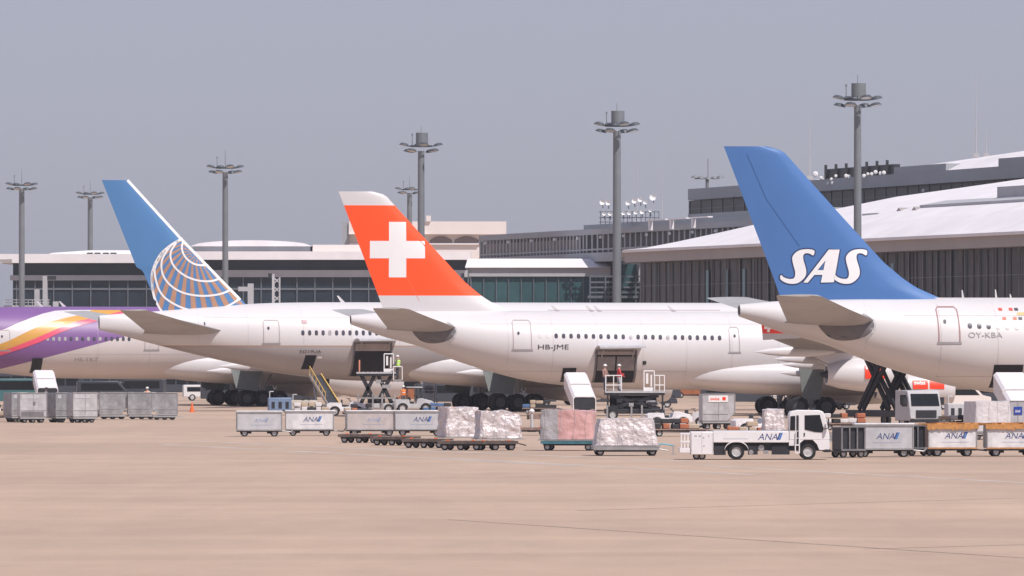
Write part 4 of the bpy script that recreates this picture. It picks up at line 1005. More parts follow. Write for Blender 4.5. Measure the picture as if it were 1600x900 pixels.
cart('faded grey baggage cart at the left end of the middle cart row', 405, 682, 0.06, 2.45, faded=True, body=m_lgrey)
cart('clean pale baggage cart with dark lettering, just right of the faded grey one', 484, 681, 0.02, 2.65, body=m_white2)
cart('grey baggage cart with faded lettering behind the empty pallet dollies', 580, 681, 0.08, 2.75, faded=True, body=mat('pinkish_grey_panel', (.50, .45, .44), .6, 0, .2, 2))
cart('light grey lettered baggage cart partly hidden by the wrapped pallets', 656, 681, 0.0, 2.7, body=m_lgrey)
cart('grey lettered baggage cart coupled behind the white service truck', 1380, 714, 0.03, 2.55, 1.45, body=m_lgrey, end=m_dark)
cart('white lettered baggage cart with a crumpled orange cover, second from right edge', 1486, 713, 0.05, 2.15, 1.38, body=m_white2, tarp=True, end=m_rust)
cart('white lettered baggage cart with an orange cover cut by the right edge', 1580, 713, 0.05, 2.3, 1.38, body=m_white2, tarp=True)
def gate_cart(label, px, gy, rz):
    t = empty('mesh_cart', at(px, gy), rz, label, 'cart')
    mb = MB(); 
    for x in (-.55, -.2, .15, .5): mb.b2(x, x + .06, -.7, -.64, .3, 1.35)
    mb.b2(-.55, .56, -.71, -.65, 1.3, 1.38); mb.b2(-.55, .56, -.71, -.65, .3, .38); mb.build('frame', m_cargo, t)
    MB().b2(-.52, .52, -.6, .6, .32, 1.3).build('cage', m_dark, t, bevel=.02)
    MB().b2(-.6, .6, -.65, .65, .24, .31).build('chassis', m_dark, t)
    for x in (-.4, .4):
        for y in (-.5, .5): wheel(t, x, y, .17, .12)
gate_cart('dark cage cart between the white service truck and the grey lettered cart', 1325, 715, .3)
gate_cart('dark narrow cage cart between the grey lettered cart and the orange covered one', 1434, 712, .2)

def dolly(name, label, px, gy, rz=0.0, w_=2.3, d=1.6, h=.42, m=None, deck=None, group=None, cat='dolly', loc=None, red=False):
    t = empty(name, loc or at(px, gy), rz, label, cat, group)
    x0, x1 = -w_ / 2, w_ / 2
    mb = MB(); mb.b2(x0, x1, -d / 2, -d / 2 + .1, h - .14, h); mb.b2(x0, x1, d / 2 - .1, d / 2, h - .14, h)
    for k in range(5): x = x0 + (w_ - .1) * k / 4; mb.b2(x, x + .1, -d / 2 + .1, d / 2 - .1, h - .12, h - .01)
    mb.build('frame', m or m_steel, t, smooth=False)
    MB().b2(x0 + .1, x1 - .1, -d / 2 + .14, d / 2 - .14, h - .22, h - .125).build('underframe', m_dark, t, smooth=False)
    mb = MB()
    for k in range(7): x = x0 + .15 + (w_ - .3) * k / 6; mb.cyl((x, -d / 2 + .12, h - .02), (x, d / 2 - .12, h - .02), .04, n=8)
    mb.build('roller_bed', deck or m_steel, t)
    if red:
        for x in (x0 + .4, x1 - .5): MB().b2(x, x + .14, -d / 2 - .01, -d / 2 + .12, h + .002, h + .05).build('stopper', m_orange, t, bevel=.01)
    for x in ((x0 + .3, 0, x1 - .3) if group else (x0 + .3, x1 - .3)):
        for y in (-d / 2 + .2, d / 2 - .2): wheel(t, x, y, .17, .14)
    MB().tube([(x1, 0, h - .1), (x1 + .45, 0, .22)], .03).build('tow_bar', m or m_steel, t)
    return t
GP = 'flat pallet dollies coupled in a train'
for lb, px, gy, rz in (('flat rusty pallet dolly farthest left in the train of flat dollies', 566, 692, -.25), ('flat rusty pallet dolly second from left in the train', 618, 696, -.28), ('flat rusty pallet dolly third from left, by the first wrapped pallet', 668, 700, -.28),
                       ('flat pallet dolly in front of the two wrapped pallets', 724, 703.5, -.2), ('flat pallet dolly nearest, at the right end of the train', 772, 703.5, .1)):
    dolly('pallet_dolly', lb, px, gy, rz, 2.1, 1.6, .44, mat('dark_rusty_frame', (.13, .10, .09), .8, 0, .5, 4), m_rust, GP, red=True)
def wrapped(label, px, gy, dz, w_, d, h, rz, m, taper=0.0, lump=0.09, seed=1, top=0.0, m2=None, base=True):
    """a shrink wrapped load: lumpy sub-divided block"""
    p = at(px, gy, dz); t = empty('wrapped_pallet', p, rz, label, 'wrapped pallet', 'loads wrapped in plastic film')
    bm = bmesh.new(); bmesh.ops.create_cube(bm, size=1); bmesh.ops.subdivide_edges(bm, edges=bm.edges[:], cuts=13, use_grid_fill=True)
    from mathutils import noise as NZ
    for v in bm.verts:
        c = v.co.copy(); u = (c.z + .5)
        e = 1 - .13 * max(0, abs(c.x) * 2 - .82) * max(0, abs(c.y) * 2 - .7) * 8
        x, y, z = c.x * w_ * (1 - taper * u) * e, c.y * d * (1 - taper * .6 * u) * e, u * h * (1 - top * max(0, c.x * 2) ** 2 * .3)
        nn = NZ.noise_vector(Vector((x * 2.1 + seed * 7, y * 2.1, z * 2.4))) * lump + NZ.noise_vector(Vector((x * 6 + seed, y * 6, z * 6))) * lump * .45
        if u < .04: nn *= .2; nn.z = 0
        v.co = Vector((x, y, z + .03)) + nn
        if v.co.z < .02: v.co.z = .02
    me = bpy.data.meshes.new('load'); bm.to_mesh(me); bm.free(); me.materials.append(m)
    if m2:
        me.materials.append(m2)
        for f in me.polygons:
            if f.center.x > -w_ * .12: f.material_index = 1
    for f in me.polygons: f.use_smooth = True
    me.set_sharp_from_angle(angle=R(28))
    o = bpy.data.objects.new('load', me); col.objects.link(o); o.parent = t
    mb = MB(); mb.b2(-w_ / 2 - .06, w_ / 2 + .06, -d / 2 - .06, d / 2 + .06, -.03, .02); mb.build('pallet_base', m_steel, t)
    mb = MB(); random.seed(seed)
    for k in range(4):
        x = -w_ * .4 + w_ * .27 * k; mb.tube([(x, -d / 2 - .05, .05), (x + random.uniform(-.1, .2), -d / 2 * (1 - taper * .3) - lump - .02, h * .55), (x + random.uniform(-.1, .1), -d / 2 * (1 - taper * .6) - lump * .4, h + .02)], .007, 5)
    mb.build('net_strap', m_lgrey, t)
    return t
wrapped('silvery film wrapped pallet load, left one of the pair above the dolly train', 716, 697, .44, 1.75, 1.6, 1.42, .30, m_foil, .05, .08, 3)
wrapped('silvery film wrapped pallet load, right one of the pair above the dolly train', 778, 700, .44, 2.15, 1.5, 1.28, .18, m_foil, .08, .10, 8, top=.5)
dolly('pallet_dolly', 'light blue dolly under the grey and pink wrapped load', 890, 704, -.12, 2.5, 1.8, .46, m_blue, m_blue, None)
wrapped('large grey wrapped load with a pink section, sitting on a light blue dolly', 888, 704, .50, 2.5, 1.9, 1.36, -.14, m_foil2, .03, .05, 5, m2=m_pink, top=.2)
dolly('pallet_dolly', 'grey pallet dolly under the trapezoid foil covered load', 977, 712, 0.05, 2.9, 1.9, .40, m_steel, m_steel, None)
wrapped('trapezoid foil covered pallet load left of the white service truck', 977, 712, .44, 2.85, 1.8, 1.16, .04, m_foil, .16, .06, 12)
wrapped('small pinkish wrapped load seen over the bed of the white service truck', 1208, 690, .5, 1.1, 1.2, 1.1, .1, m_foil, .08, .08, 21)
dolly('pallet_dolly', 'dark dolly mostly hidden behind the white service truck', 1208, 690, 0.1, 1.6, 1.4, .45, m_dark, m_steel, None)
wrapped('tall white wrapped load behind the orange covered carts at right', 1542, 687, .42, 2.1, 1.7, 1.55, .35, mat('white_wrap', (.66, .62, .63), .35, 0, .2, 1.5, bump=.7, bscale=4), .03, .04, 31)
dolly('pallet_dolly', 'grey dolly under the tall white wrapped load at right', 1542, 687, .35, 2.2, 1.7, .4, m_steel, m_steel, None)
dolly('pallet_dolly', 'low brown empty pallet dolly right of the pair of wrapped pallets', 828, 680, 0.0, 1.9, 1.5, .42, m_rust, m_rust, None, red=True)

def uld(label, px, gy, rz=0.0, w_=2.0, h=1.6, d=1.5, cut='r', m=None, dz=.5, sign=None, group='metal freight containers on dollies', panel=True, dollym=None, dlabel=None):
    base = at(px, gy)
    dolly('container_dolly', dlabel or ('low dolly beneath the ' + label), px, gy, rz, w_ * .96, d, dz - .02, dollym or m_grey, m_steel, 'dollies under the freight containers')
    t = empty('freight_container', base + Vector((0, 0, dz)), rz, label, 'container', group)
    x0, x1 = -w_ / 2, w_ / 2; c = .42
    if cut == 'r': poly = [(x0, 0), (x1 - c, 0), (x1, c * 1.15), (x1, h), (x0, h)]
    elif cut == 'l': poly = [(x0 + c, 0), (x1, 0), (x1, h), (x0, h), (x0, c * 1.15)]
    else: poly = [(x0, 0), (x1, 0), (x1, h), (x0, h)]
    m = m or m_alu
    MB().prism(poly, -d / 2, d / 2).build('shell', m, t, smooth=False, bevel=.015)
    mb = MB(); n = len(poly)
    for i in range(n):
        a, b = poly[i], poly[(i + 1) % n]; mb.cyl((a[0], -d / 2 - .005, a[1]), (b[0], -d / 2 - .005, b[1]), .03, n=6)
    mb.b2(x0, x1 - (c if cut == 'r' else 0), -d / 2 - .02, -d / 2 - .004, .36, .40)
    mb.b2(-.02, .02, -d / 2 - .018, -d / 2 - .004, .05, h - .05); mb.build('edge_frame', m_steel, t)
    if panel:
        MB().b2(x0 + .12, x1 - .5, -d / 2 - .016, -d / 2 - .003, h - .36, h - .12).build('marking_panel', m_lgrey, t, smooth=False)
        decal('lettering', text_polys('AKE 2471', .12, x0 + .2, h - .3, 0, 0, 1.0), m_fade, t, lambda a, b: (a, -d / 2 - .022, b)) if False else None
    if sign: sign(t, x0, x1, h, d)
    return t
def dsign(t, x0, x1, h, d):
    MB().b2(-.02, .14, -d / 2 - .03, -d / 2 - .02, h - .78, h - .56).build('sign_plate', m_cargo, t, smooth=False)
    MB().b2(x0 + .1, x1 - .2, -d / 2 - .03, -d / 2 - .02, .02, .30).build('fork_recess', m_cargo, t, smooth=False)
uld('boxy silver container at the far left with a small dark sign', 50, 660.5, .18, 1.75, 1.5, 1.5, None, m_alu, .42, dsign, dlabel='low dolly under the boxy container with the small dark sign')
uld('narrow silver container turned edge on at the far left end', 24, 659.5, .45, 1.1, 1.5, 1.5, None, m_alu2, .42, dlabel='low dolly under the leftmost narrow container')
uld('slim silver container between the signed one and the bright one at left', 89, 660, .55, .9, 1.5, 1.4, None, m_alu2, .42, dlabel='low dolly under the slim middle container at left')
uld('bright silver container nearest the striped fin in the left foremost group', 128, 660.5, .35, 1.65, 1.52, 1.5, None, m_alu, .42, dlabel='low dolly under the bright container of the left group')
uld('scuffed container with slanted corner, left of the row of three behind', 176, 655, .12, 1.85, 1.48, 1.5, 'r', m_alu2, .34, panel=False, dlabel='dolly under the left container of the scuffed row')
uld('scuffed container with slanted corner, middle of the row of three behind', 221, 655, .10, 1.9, 1.48, 1.5, 'r', m_alu2, .34, panel=False, dlabel='dolly under the middle container of the scuffed row')
uld('scuffed container with slanted corner, right of the row of three behind', 257, 656, .08, 1.7, 1.48, 1.5, 'l', m_alu2, .34, panel=False, dlabel='dolly under the right container of the scuffed row')
def swsign(t, x0, x1, h, d):
    MB().b2(-.62, .55, -d / 2 - .03, -d / 2 - .02, h - .46, h - .06).build('white_label', m_labelw, t, smooth=False)
    decal('lettering', text_polys('swiss', .18, -.5, h - .36, 0, .02, 1.0), m_swred, t, lambda a, b: (a, -d / 2 - .034, b))
    MB().b2(.22, .42, -d / 2 - .036, -d / 2 - .031, h - .36, h - .16).build('red_square', m_swred, t, smooth=False)
uld('pale container with slanted corner and a red and white label, right of the scissor loader', 1120, 670.5, .12, 1.95, 1.55, 1.5, 'r', m_alu, .52, swsign, panel=False, dollym=m_grey, dlabel='dolly under the container with the red and white label')
def sassign(t, x0, x1, h, d):
    MB().b2(-.22, .22, -d / 2 - .03, -d / 2 - .02, h - .72, h - .3).build('blue_square', mat('royal_blue_label', (.02, .06, .35), .4), t, smooth=False)
    decal('lettering', text_polys('SAS', .13, -.16, h - .6, .2, .02, 1.0), m_labelw, t, lambda a, b: (a, -d / 2 - .034, b))
uld('grey container with a blue lettered square at the right edge', 1588, 686, .05, 1.9, 1.5, 1.5, None, m_alu, .5, sassign, panel=False, dlabel='dolly under the container with the blue lettered square')
wrapped('low pinkish grey wrapped load atop container level at the right edge, behind the tarped cart', 1530, 672, .4, 1.4, 1.4, 1.2, .2, m_foil2, .03, .04, 41) if False else None

# --- white service truck
def service_truck():
    t = empty('service_truck', at(1062, 718.5), 0.0, 'white flatbed service truck with lettering and a tall cab, foremost vehicle', 'truck')
    d = 1.95; y0 = 0.0; yb = d
    wp = mat('truck_white', (.78, .76, .77), .35, 0, .08, 2, coat=.3)
    mb = MB(); mb.b2(.0, .45, y0 + .05, yb - .05, .30, .50); 
    for x in (.04, .18, .32): mb.b2(x, x + .06, y0 + .06, y0 + .14, .3, 1.13)
    mb.b2(.02, .45, y0 + .05, y0 + .15, 1.06, 1.14); mb.b2(.02, .45, y0 + .05, y0 + .15, .72, .80); mb.build('rear_ladder', wp, t, bevel=.01)
    MB().b2(.46, 1.42, y0, yb, .22, 1.19).build('rear_cabinet', wp, t, bevel=.03)
    mb = MB()
    for x, z, a, b in ((.62, .98, .10, .05), (.80, .98, .10, .05), (.98, .9, .06, .06), (1.2, .98, .05, .05), (1.0, .55, .05, .06)): mb.b2(x, x + a, y0 - .004, y0 + .01, z, z + b)
    for x in (.5, .93, 1.38): mb.b2(x, x + .015, y0 - .003, y0 + .01, .3, 1.15)
    mb.build('cabinet_hardware', m_gletter, t, smooth=False)
    MB().b2(1.425, 4.61, y0, yb, .73, 1.20).build('side_panel', wp, t, bevel=.02)
    MB().b2(1.43, 4.6, y0 + .06, yb - .06, 1.201, 1.23).build('deck', m_lgrey, t)
    mb = MB(); mb.b2(1.43, 6.1, y0 + .25, yb - .25, .38, .72); mb.b2(1.45, 1.95, y0 + .1, y0 + .6, .2, .6); mb.b2(2.9, 3.3, y0 + .1, y0 + .5, .22, .6); mb.b2(3.9, 4.65, y0 + .12, y0 + .6, .22, .62); mb.build('underframe', m_dark, t)
    MB().cyl((3.45, y0 + .15, .5), (3.45, y0 + .4, .5), .13, n=14).build('air_tank', m_steel, t); MB().cyl((3.02, y0 + .05, .32), (3.02, y0 + .3, .32), .1, n=12).build('hose_reel', m_steel, t); MB().b2(3.55, 3.75, y0 + .05, y0 + .3, .25, .4).build('valve_box', m_steel, t)
    mb = MB(); n = 14; c = (2.40, .40); arc = []
    for k in range(n + 1): a = R(180 - 180 * k / n); arc.append((c[0] + .50 * math.cos(a), c[1] - .02 + .38 * math.sin(a)))
    for a, b in zip(arc[:-1], arc[1:]): mb.add([(a[0], y0 - .02, a[1]), (b[0], y0 - .02, b[1]), (b[0], y0 + .3, b[1]), (a[0], y0 + .3, a[1]), (a[0], y0 - .02, a[1] + .05), (b[0], y0 - .02, b[1] + .05), (b[0], y0 + .3, b[1] + .05), (a[0], y0 + .3, a[1] + .05)],
                                              [(0, 1, 2, 3), (4, 7, 6, 5), (0, 4, 5, 1), (2, 6, 7, 3)])
    mb.build('mudguard', wp, t)
    for x in (2.40, 5.42):
        for y in (y0 + .16, yb - .16): wheel(t, x, y, .335, .24)
    for x in (.72, .95): wheel(t, x, y0 + .3, .16, .1)
    # cab
    cab = MB(); cab.prism([(4.62, .84), (4.63, 1.93), (4.70, 2.04), (5.0, 2.10), (5.90, 2.09), (6.06, 2.03), (6.14, 1.88), (6.30, 1.18), (6.33, .95), (6.33, .84)], y0 + .02, yb - .02)
    cab.build('cab', wp, t, bevel=.03)
    MB().prism([(5.80, .66), (5.90, .42), (6.33, .42), (6.33, .845), (5.62, .845)], y0 + .02, yb - .02).build('front_panel', wp, t)
    MB().prism([(4.62, .60), (5.02, .60), (5.10, .72), (5.24, .845), (4.62, .845)], y0 + .02, yb - .02).build('step_panel', wp, t)
    MB().b2(4.7, 5.9, y0 + .3, yb - .3, .4, .9).build('wheel_well', m_dark, t)
    MB().prism([(5.28, 1.28), (5.28, 1.88), (5.92, 1.90), (6.08, 1.30), (6.02, 1.16), (5.70, 1.18)], y0 - .002, y0 + .04).build('side_window', m_glass, t, smooth=False)
    MB().prism([(4.66, 1.25), (4.68, 1.84), (4.88, 1.86), (4.88, 1.25)], y0 - .002, y0 + .04).build('rear_side_window', m_glass, t, smooth=False)
    mb = MB(); mb.add([(6.315, y0 + .15, 1.18), (6.315, yb - .15, 1.18), (6.16, yb - .18, 1.86), (6.16, y0 + .18, 1.86)], [(0, 1, 2, 3)]); o = mb.build('windscreen', m_glass, t, smooth=False); q = o.modifiers.new('s', 'SOLIDIFY'); q.thickness = .02
    mb = MB(); mb.tube([(6.12, y0 - .05, 1.3), (6.28, y0 - .2, 1.35), (6.28, y0 - .2, 1.75)], .02); mb.b2(6.24, 6.30, y0 - .28, y0 - .12, 1.4, 1.75); mb.build('mirror', m_dark, t)
    MB().b2(5.24, 5.29, y0 - .005, y0 + .02, 1.0, 1.14).build('door_handle', m_dark, t, smooth=False)
    mb = MB(); mb.tube([(5.05, y0 - .05, 1.85), (5.05, y0 - .06, .62)], .022); mb.tube([(4.88, y0 - .05, .28), (5.05, y0 - .05, .28), (5.05, y0 - .05, .62), (4.88, y0 - .05, .62), (4.88, y0 - .05, .28)], .028)
    mb.tube([(4.90, y0 - .05, .62), (4.92, y0 - .05, 1.2)], .022); mb.build('grab_rail', wp, t)
    MB().b2(4.94, 5.02, y0 - .02, y0 + .01, .66, 1.88).build('cab_gap', m_dark, t, smooth=False)
    for z in (.9, 1.2): MB().b2(4.93, 5.03, y0 - .03, y0 - .021, z, z + .03).build('grab_rung', wp, t, smooth=False)
    MB().b2(6.1, 6.37, y0 + .02, yb - .02, .32, .46).build('bumper', m_dark, t, bevel=.02)
    MB().b2(6.30, 6.345, y0 + .1, y0 + .4, .52, .68).build('headlight', m_lampg, t, bevel=.01)
    MB().b2(5.6, 5.75, yb / 2 - .3, yb / 2 + .3, 2.10, 2.18).build('beacon', m_dark, t)
    ana(t, 3.30, .84, .27, y0 - .004)
    decal('small_lettering', text_polys('GROUND SERVICE EQUIPMENT', .045, 1.85, .92, 0, 0, 1.1), m_gletter, t, lambda a, b: (a, y0 - .004, b)) if False else MB().b2(1.85, 2.9, y0 - .004, y0 + .01, .88, .895).build('small_print', m_fade, t, smooth=False)
service_truck()
def cable_stand():
    t = empty('hose_stand', at(1052, 711), 0, 'thin grey stand with a small nozzle left of the white service truck', 'stand')
    mb = MB(); mb.cyl((0, 0, 0), (0, 0, .42), .025, n=6); mb.b2(-.1, .1, -.02, .02, .38, .42); mb.build('post', m_grey, t)
    MB().tube([(0, 0, .42), (-.5, .02, .5), (-.95, .05, .36)], .03).build('hose', m_blue, t); MB().b2(-.12, .12, -.1, .1, 0, .03).build('foot', m_grey, t)
cable_stand()
# --- baggage tugs
def tug(label, px, gy, rz=0.0, scale=1.0, m=None, canopy=False):
    t = empty('baggage_tug', at(px, gy), rz, label, 'tug', 'baggage tugs on the apron'); t.scale = (scale,) * 3
    m = m or mat('tug_white', (.76, .73, .74), .4, 0, .15, 3)
    b = MB(); b.prism([(-1.35, .35), (-1.35, .80), (-1.1, .92), (-.35, .92), (-.3, .62), (.15, .62), (.25, .95), (.55, 1.0), (1.25, .82), (1.4, .65), (1.4, .35), (1.15, .35), (1.05, .55), (.8, .66), (.55, .55), (.45, .35), (-.45, .35), (-.55, .55), (-.8, .66), (-1.05, .55), (-1.15, .35)], -.55, .55); b.build('body', m, t, bevel=.03)
    for sd in (-1, 1):
        for x in (-.8, .8):
            mb = MB(); arc = [(x + .46 * math.cos(R(a)), .34 + .42 * math.sin(R(a))) for a in range(0, 181, 20)]
            inn = [(x + .38 * math.cos(R(a)), .34 + .34 * math.sin(R(a))) for a in range(180, -1, -20)]; mb.prism(arc + inn, sd * .52, sd * .72); mb.build('mudguard', m, t)
            wheel(t, x, sd * .58, .33, .24)
    MB().b2(-.32, .02, -.3, .3, .62, .78).build('seat', m_dark, t, bevel=.03); MB().b2(-.36, -.26, -.3, .3, .78, 1.12).build('seat_back', m_dark, t, bevel=.03)
    mb = MB(); mb.cyl((.35, 0, .95), (.15, 0, 1.18), .03, n=6); mb.lathe([(-.015, .15), (.015, .17), (.015, .13), (-.015, .15)], (.15, 0, 1.2), 'z', 14); mb.build('steering_wheel', m_dark, t)
    MB().tube([(-1.35, 0, .4), (-1.6, 0, .4)], .04).build('hitch', m_dark, t)
    if canopy:
        mb = MB(); mb.b2(-.5, .6, -.55, .55, 1.72, 1.79); mb.build('roof', m, t, bevel=.02)
        for x, y in ((-.45, -.5), (.55, -.5), (-.45, .5), (.55, .5)): MB().cyl((x, y, .9), (x, y, 1.72), .025, n=6).build('roof_post', m_dark, t)
    return t
tug('white baggage tug at the left of the labelled pale container', 1044, 669, .15, 1.0)
tug('white baggage tug between the labelled pale container and the first tug', 1080, 668, -.3, .95)
tug('white baggage tug right of the labelled pale container, nose behind wrapped load', 1182, 680, .25, 1.0)
tug('white baggage tug behind the foremost left containers', 112, 647, .1, .95)
tug('white baggage tug with a canopy between the two left container groups', 143, 652, 2.6, .95, canopy=True)
tug('white baggage tug by the foot of the conveyor left of the scissor loader', 541, 650, .05, 1.05)
tug('grey baggage tug right of the scissor loader below the striped fin airliner', 646, 645, .1, 1.1, m_lgrey, True)
tug('white baggage tug at the far left edge behind the containers', 6, 655, .2, .9)
# --- belt loaders
def belt(label, px, gy, rz, hooded=True, L=6.0, z1=3.0, z0=1.0, wd=1.15):
    t = empty('belt_loader', at(px, gy), rz, label, 'belt loader', 'belt loaders at the hold doors')
    a = math.atan2(z1 - z0, L); x0, x1 = -L / 2, L / 2
    c = Vector((0, 0, (z0 + z1) / 2)); ln = math.hypot(L, z1 - z0)
    MB().box(c, (ln, wd * .8, .16), rot=('Y', -a)).build('conveyor', m_dark, t)
    for sd in (-1, 1): 
        mb = MB(); mb.box(c + Vector((0, sd * wd * .45, .08)), (ln, .08, .26), rot=('Y', -a)); mb.build('side_rail', m_yellow if not hooded and sd < 0 else m_steel, t)
    if not hooded:
        mb = MB()
        for k in range(6):
            x = x0 + .6 + (L - 1) * k / 5; zz = z0 + (z1 - z0) * (x - x0) / L; mb.cyl((x, wd * .5, zz), (x, wd * .5, zz + .9), .025, n=6)
        mb.tube([(x0 + .6, wd * .5, z0 + 1.0), (x1 - .4, wd * .5, z1 + .75)], .035); mb.build('handrail', m_yellow, t)
    mb = MB(); mb.b2(-2.2, 1.6, -.62, .62, .25, .5); mb.build('chassis', m_white2, t, bevel=.04)
    for x in (-1.5, 1.0):
        for y in (-.6, .6): wheel(t, x, y, .27, .2)
    mb = MB(); mb.tube([(.8, -.4, .75), (1.6, -.4, (z0 + z1) / 2 + .3)], .07); mb.tube([(.8, .4, .75), (1.6, .4, (z0 + z1) / 2 + .3)], .07); mb.build('lift_arm', m_steel, t)
    if hooded:
        hw = wd * .78
        for (xa, xb) in ((x0 - .1, 0.0), (0.06, x1)):
            za = z0 + (z1 - z0) * (xa - x0) / L; zb = z0 + (z1 - z0) * (xb - x0) / L; h = 1.2 if xa > 0 else 1.12
            mb = MB(); o_ = []; 
            for x, z in ((xa, za), (xb, zb)):
                o_.append([(x, -hw, z + .1), (x, -hw, z + h - .15), (x, -hw + .15, z + h), (x, hw - .15, z + h), (x, hw, z + h - .15), (x, hw, z + .1), (x, hw - .05, z + .1), (x, hw - .05, z + h - .18), (x, hw - .17, z + h - .06), (x, -hw + .17, z + h - .06), (x, -hw + .05, z + h - .18), (x, -hw + .05, z + .1)])
            mb.loft(o_); mb.build('hood', mat('hood_white', (.80, .76, .77), .45, 0, .06, 2), t, smooth=False)
        MB().b2(x0 - .04, x0 + .1, -hw + .1, hw - .1, z0 + .2, z0 + 1.0).build('curtain', m_dark, t, smooth=False)  # dark sheet filling the open hood mouth, standing for the shade inside
    return t
belt('belt loader with a white two part hood at the hold of the red fin airliner', 906, 652, R(96), True, 5.6, 1.95, .40, 1.04)
belt('belt loader with a white hood at the hold of the purple airliner', 71, 637, R(97), True, 5.4, 1.9, .6, 1.12)
belt('belt loader with a white hood cut by the right edge, at the blue fin airliner', 1592, 680.5, R(97), True, 5.6, 2.25, .45, 1.15)
belt('open belt loader with yellow rails at the small hold door of the striped fin airliner', 507, 643.5, R(106), False, 5.8, 2.75, .45, 1.05)
# --- container loaders
def person(label, loc, rz=0, shirt=(.7, .7, .7), trousers=(.05, .06, .10), vest=None, hat=(.8, .8, .8), arm=0.5, group='ramp workers', seated=False):
    t = empty('person', loc, rz, label, 'person', group)
    m = mat('clothes_%s' % ''.join('%02d' % int(c * 99) for c in shirt + trousers), shirt, .8)
    if not m.get('done'):
        m['done'] = 1; nt_ = m.node_tree; mx = colour_node(m); tc = [n for n in nt_.nodes if n.type == 'TEX_COORD'][0]; sp = nt_.nodes.new('ShaderNodeSeparateXYZ'); nt_.links.new(tc.outputs['Object'], sp.inputs[0])
        dv = nt_.nodes.new('ShaderNodeMath'); dv.operation = 'DIVIDE'; dv.inputs[1].default_value = 1.8; nt_.links.new(sp.outputs['Z'], dv.inputs[0])
        cr_ = nt_.nodes.new('ShaderNodeValToRGB'); cr_.color_ramp.interpolation = 'CONSTANT'; nt_.links.new(dv.outputs[0], cr_.inputs[0]); e = cr_.color_ramp.elements
        e[0].position = 0; e[0].color = (.03, .03, .03, 1); e[1].position = .06; e[1].color = (*trousers, 1)
        for p_, c_ in ((.53, shirt), (.835, (.50, .32, .24))): q = e.new(p_); q.color = (*c_, 1)
        nt_.links.new(cr_.outputs[0], mx.inputs[6])
    V = [(0, 0, .95, .15), (0, 0, 1.15, .14), (0, 0, 1.38, .17), (0, 0, 1.50, .07), (0.02, 0, 1.62, .10), (0.02, 0, 1.72, .09),
         (0, .10, .90, .11), (.03, .12, .50, .075), (0, .13, .09, .05), (.14, .14, .05, .05), (0, -.10, .90, .11), (.05, -.12, .50, .075), (.02, -.13, .09, .05), (.16, -.14, .05, .05),
         (0, .20, 1.40, .07), (.06 + arm * .1, .26, 1.14, .05), (.12 + arm * .35, .24, .92 + arm * .28, .04), (.15 + arm * .42, .23, .86 + arm * .32, .045),
         (0, -.20, 1.40, .07), (.03, -.27, 1.14, .05), (.10 + arm * .2, -.26, .92 + arm * .1, .04), (.13 + arm * .24, -.25, .85 + arm * .12, .045)]
    E = [(0, 1), (1, 2), (2, 3), (3, 4), (4, 5), (0, 6), (6, 7), (7, 8), (8, 9), (0, 10), (10, 11), (11, 12), (12, 13), (2, 14), (14, 15), (15, 16), (16, 17), (2, 18), (18, 19), (19, 20), (20, 21)]
    me = bpy.data.meshes.new('body'); me.from_pydata([v[:3] for v in V], E, []); me.materials.append(m)
    o = bpy.data.objects.new('body', me); col.objects.link(o); o.parent = t
    sk = o.modifiers.new('skin', 'SKIN'); sk.use_smooth_shade = True; o.modifiers.new('sub', 'SUBSURF').levels = 1
    for i, v in enumerate(V): me.skin_vertices[0].data[i].radius = (v[3], v[3])
    me.skin_vertices[0].data[0].use_root = True
    hb = MB(); hb.lathe([(1.70, .125), (1.74, .125), (1.80, .09), (1.83, 0)], (0.02, 0, 0), 'z', 14); hb.lathe([(1.69, .0), (1.70, .15), (1.71, .15)], (0.05, 0, 0), 'z', 14); hb.build('helmet', mat('helmet_%02d' % int(hat[2] * 99), hat, .4), t)
    if vest:
        vb = MB(); vb.lathe([(1.0, .17), (1.15, .185), (1.38, .21), (1.46, .15)], (0, 0, 0), 'z', 16, sy=.95, sz=1.0)
        vb.build('safety_vest', mat('vest_%02d%02d' % (int(vest[0] * 99), int(vest[1] * 99)), vest, .7), t)
        vs = MB(); vs.lathe([(1.2, .196), (1.25, .2)], (0, 0, 0), 'z', 16, sy=.97); vs.build('reflective_band', m_labelw, t)
    return t
